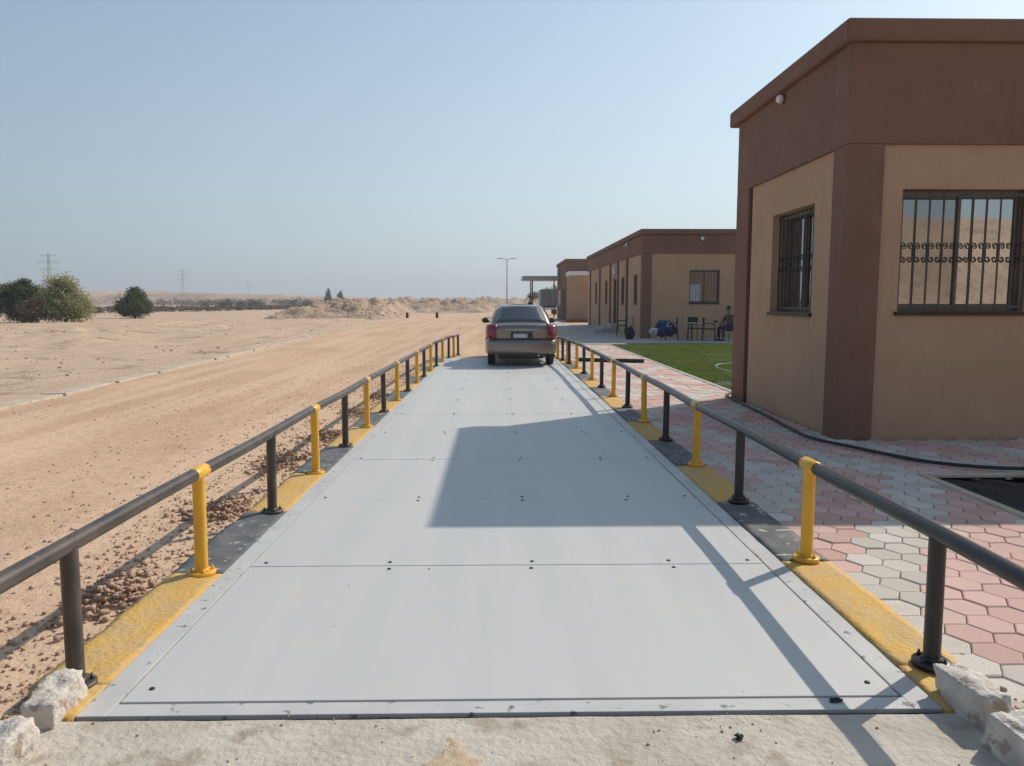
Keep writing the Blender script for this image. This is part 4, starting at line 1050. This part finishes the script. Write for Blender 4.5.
tree('bush', (-32.6, 58.7, 0), [(0, 0, 1.3, 1.75, 1.6, 1.25), (-.5, 0, 2.3, 1.1, 1.1, 1.15), (.8, .2, 1.0, 1.1, 1.2, 1.0), (.2, 0, 2.6, .8, .8, .9), (-1.1, 0, 1.2, .9, 1, 1.2)], 34000, .075, M['leaf_pale'], 21, 'large rounded pale green bush beside darker trees', 1.2, .14, 6, G, 'bush')
tree('shade_tree', (-36.3, 59.6, 0), [(0, 0, 1.2, 1.5, 1.5, 1.2), (-.3, 0, 2.55, 1.3, 1.1, .45), (.7, 0, 2.2, .9, 1, .6), (-1.0, 0, 1.9, 1, 1, .5), (.2, 0, 3.0, .6, .6, .3)], 20000, .085, M['leaf_dark'], 22, 'dark green tree with layered crown left of the pale bush', 1.8, .15, 6, G)
tree('shade_tree', (-40.0, 60.5, 0), [(0, 0, 1.3, 1.6, 1.5, 1.0), (.4, 0, 2.1, 1.1, 1, .5), (-.8, 0, 1.9, 1, 1, .6)], 18000, .085, M['leaf_dark'], 23, 'dark green tree cut by the left edge of the photo', 1.5, .15, 5, G)
tree('dry_shrub', (-34.3, 57.4, 0), [(0, 0, .8, 1.1, .8, .8), (.4, 0, 1.3, .6, .6, .6)], 2600, .10, M['leaf_twig'], 24, 'dry brown twiggy shrub in front of the dark tree', .6, .06, 5, G, 'shrub')
tree('small_tree', (-34.2, 73.2, 0), [(0, 0, 1.1, 1.5, 1.4, 1.0), (.2, 0, 2.0, .95, .9, .8), (-.9, 0, .9, .8, .8, .7), (.9, 0, 1.0, .7, .8, .8), (.1, 0, 2.6, .4, .4, .4)], 20000, .085, M['leaf_mid'], 25, 'small dark green tree standing alone right of the pale bush', 1.0, .12, 5, G)
for i, (x, y, h_, lab) in enumerate(((-65.6, 300, 6.6, 'taller of two cypress trees on the horizon behind the spoil heaps'), (-61.0, 300, 5.8, 'shorter cypress tree right of its taller neighbour on the horizon'))):
    tree('cypress_tree', (x, y, 0), [(0, 0, h_*.30, 1.5, 1.5, h_*.3), (0, 0, h_*.6, 1.0, 1.0, h_*.3), (.2, 0, h_*.82, .5, .5, h_*.2)], 2500, .32, M['leaf_dark'], 31+i, lab, h_*.8, .2, 4, 'cypress trees on the horizon')
for i, (x, y, h_, r_, lab) in enumerate(((14.5, 230, 5.6, 2.6, 'hazy distant tree left of the lorry behind the canopy'), (18.5, 240, 6.6, 3.2, 'hazy distant tree behind the lorry and canopy'), (11.0, 235, 4.6, 2.0, 'lowest hazy distant tree between the lamp and the canopy post'))):
    tree('distant_tree', (x, y, 0), [(0, 0, h_*.6, r_, r_, h_*.4), (r_*.6, 0, h_*.5, r_*.7, r_*.7, h_*.35), (-r_*.6, 0, h_*.45, r_*.6, r_*.7, h_*.3)], 2500, .35, M['leaf_mid'], 41+i, lab, h_*.4, .2, 4, 'distant trees behind the canopy')
# low scrub lines
r_ = np.random.default_rng(77); bl = []
for t_ in np.linspace(0, 1, 260): bl.append((-58+t_*16+r_.normal(0, .4), 101+t_*75+r_.normal(0, 1), .45, .9, 1.0, .25+.35*r_.random()))
V, F = leaves(bl, 24000, .15, 5); np_mesh('scrub_line', V, F, M['leaf_grey'], kind='stuff', label='low grey green scrub along the far edge of the field', cat='scrub')
bl = [(x, 330+r_.normal(0, 15), .6+r_.random()*1.0, 2.5+2*r_.random(), 2.5, .8+1.3*r_.random()**2) for x in np.linspace(-150, 60, 110)]
V, F = leaves(bl, 14000, .42, 6); np_mesh('far_trees', V, F, M['leaf_grey'], kind='stuff', label='thin band of distant trees along the horizon', cat='trees')
bl = [(-80+i*3.1+r_.normal(0, 1), 215+r_.normal(0, 6), .8, 1.6, 1.6, .9+.7*r_.random()) for i in range(9)]
V, F = leaves(bl, 5000, .25, 7); np_mesh('far_bushes', V, F, M['leaf_grey'], kind='stuff', label='clump of dark bushes on the horizon left of the spoil heaps', cat='bushes')

# ------------------------------------------------------------------ small things on the sand
cloth_lump('rubbish_bag', (-19.0, 40.3, .08), (.24, .18, .17), M['black'], 33, label='black rubbish bag lying in the sandy field', cat='rubbish bag')
cloth_lump('paper_scrap', (-19.42, 40.3, .04), (.18, .12, .12), M['whitecloth'], 35, label='white scrap beside the black rubbish bag in the field', cat='litter')
cloth_lump('dark_stone', (1.27, 2.735, .007), (.024, .012, .009), M['rubber'], 51, label='flat dark lump on the front edge of the deck, right side', cat='stone')
cloth_lump('dark_stone', (.83, 2.50, .004), (.013, .014, .010), M['rubber'], 53, label='small dark stone on the concrete apron before the deck', cat='stone')
for x, lab in ((-8.55, 'left short dark bollard across the far sandy road'), (-5.75, 'right short dark bollard across the far sandy road')):
    MB().lathe((x, 72.8, -.1), [(.13, 0), (.13, .55), (.10, .62), (.0005, .64)], 14).build('bollard', M['blackiron'], label=lab, cat='bollard', group='bollards on the far sandy road')
# ------------------------------------------------------------------ dusty air
hm = bpy.data.materials.new('dusty_air'); hm.use_nodes = True; hn = hm.node_tree; hn.nodes.remove(hn.nodes['Principled BSDF'])
pv = hn.nodes.new('ShaderNodeVolumePrincipled'); pv.inputs['Color'].default_value = (.86, .90, .95, 1); pv.inputs['Density'].default_value = 0.0007; pv.inputs['Anisotropy'].default_value = .2
hn.links.new(pv.outputs[0], hn.nodes['Material Output'].inputs['Volume'])
MB().box(-2000, 2000, -320, 2500, -6, 60).build('haze', hm, kind='stuff', label='dusty air that fades the far desert', cat='haze')
print('verts', sum(len(o.data.vertices) for o in scene.objects if o.type == 'MESH'))
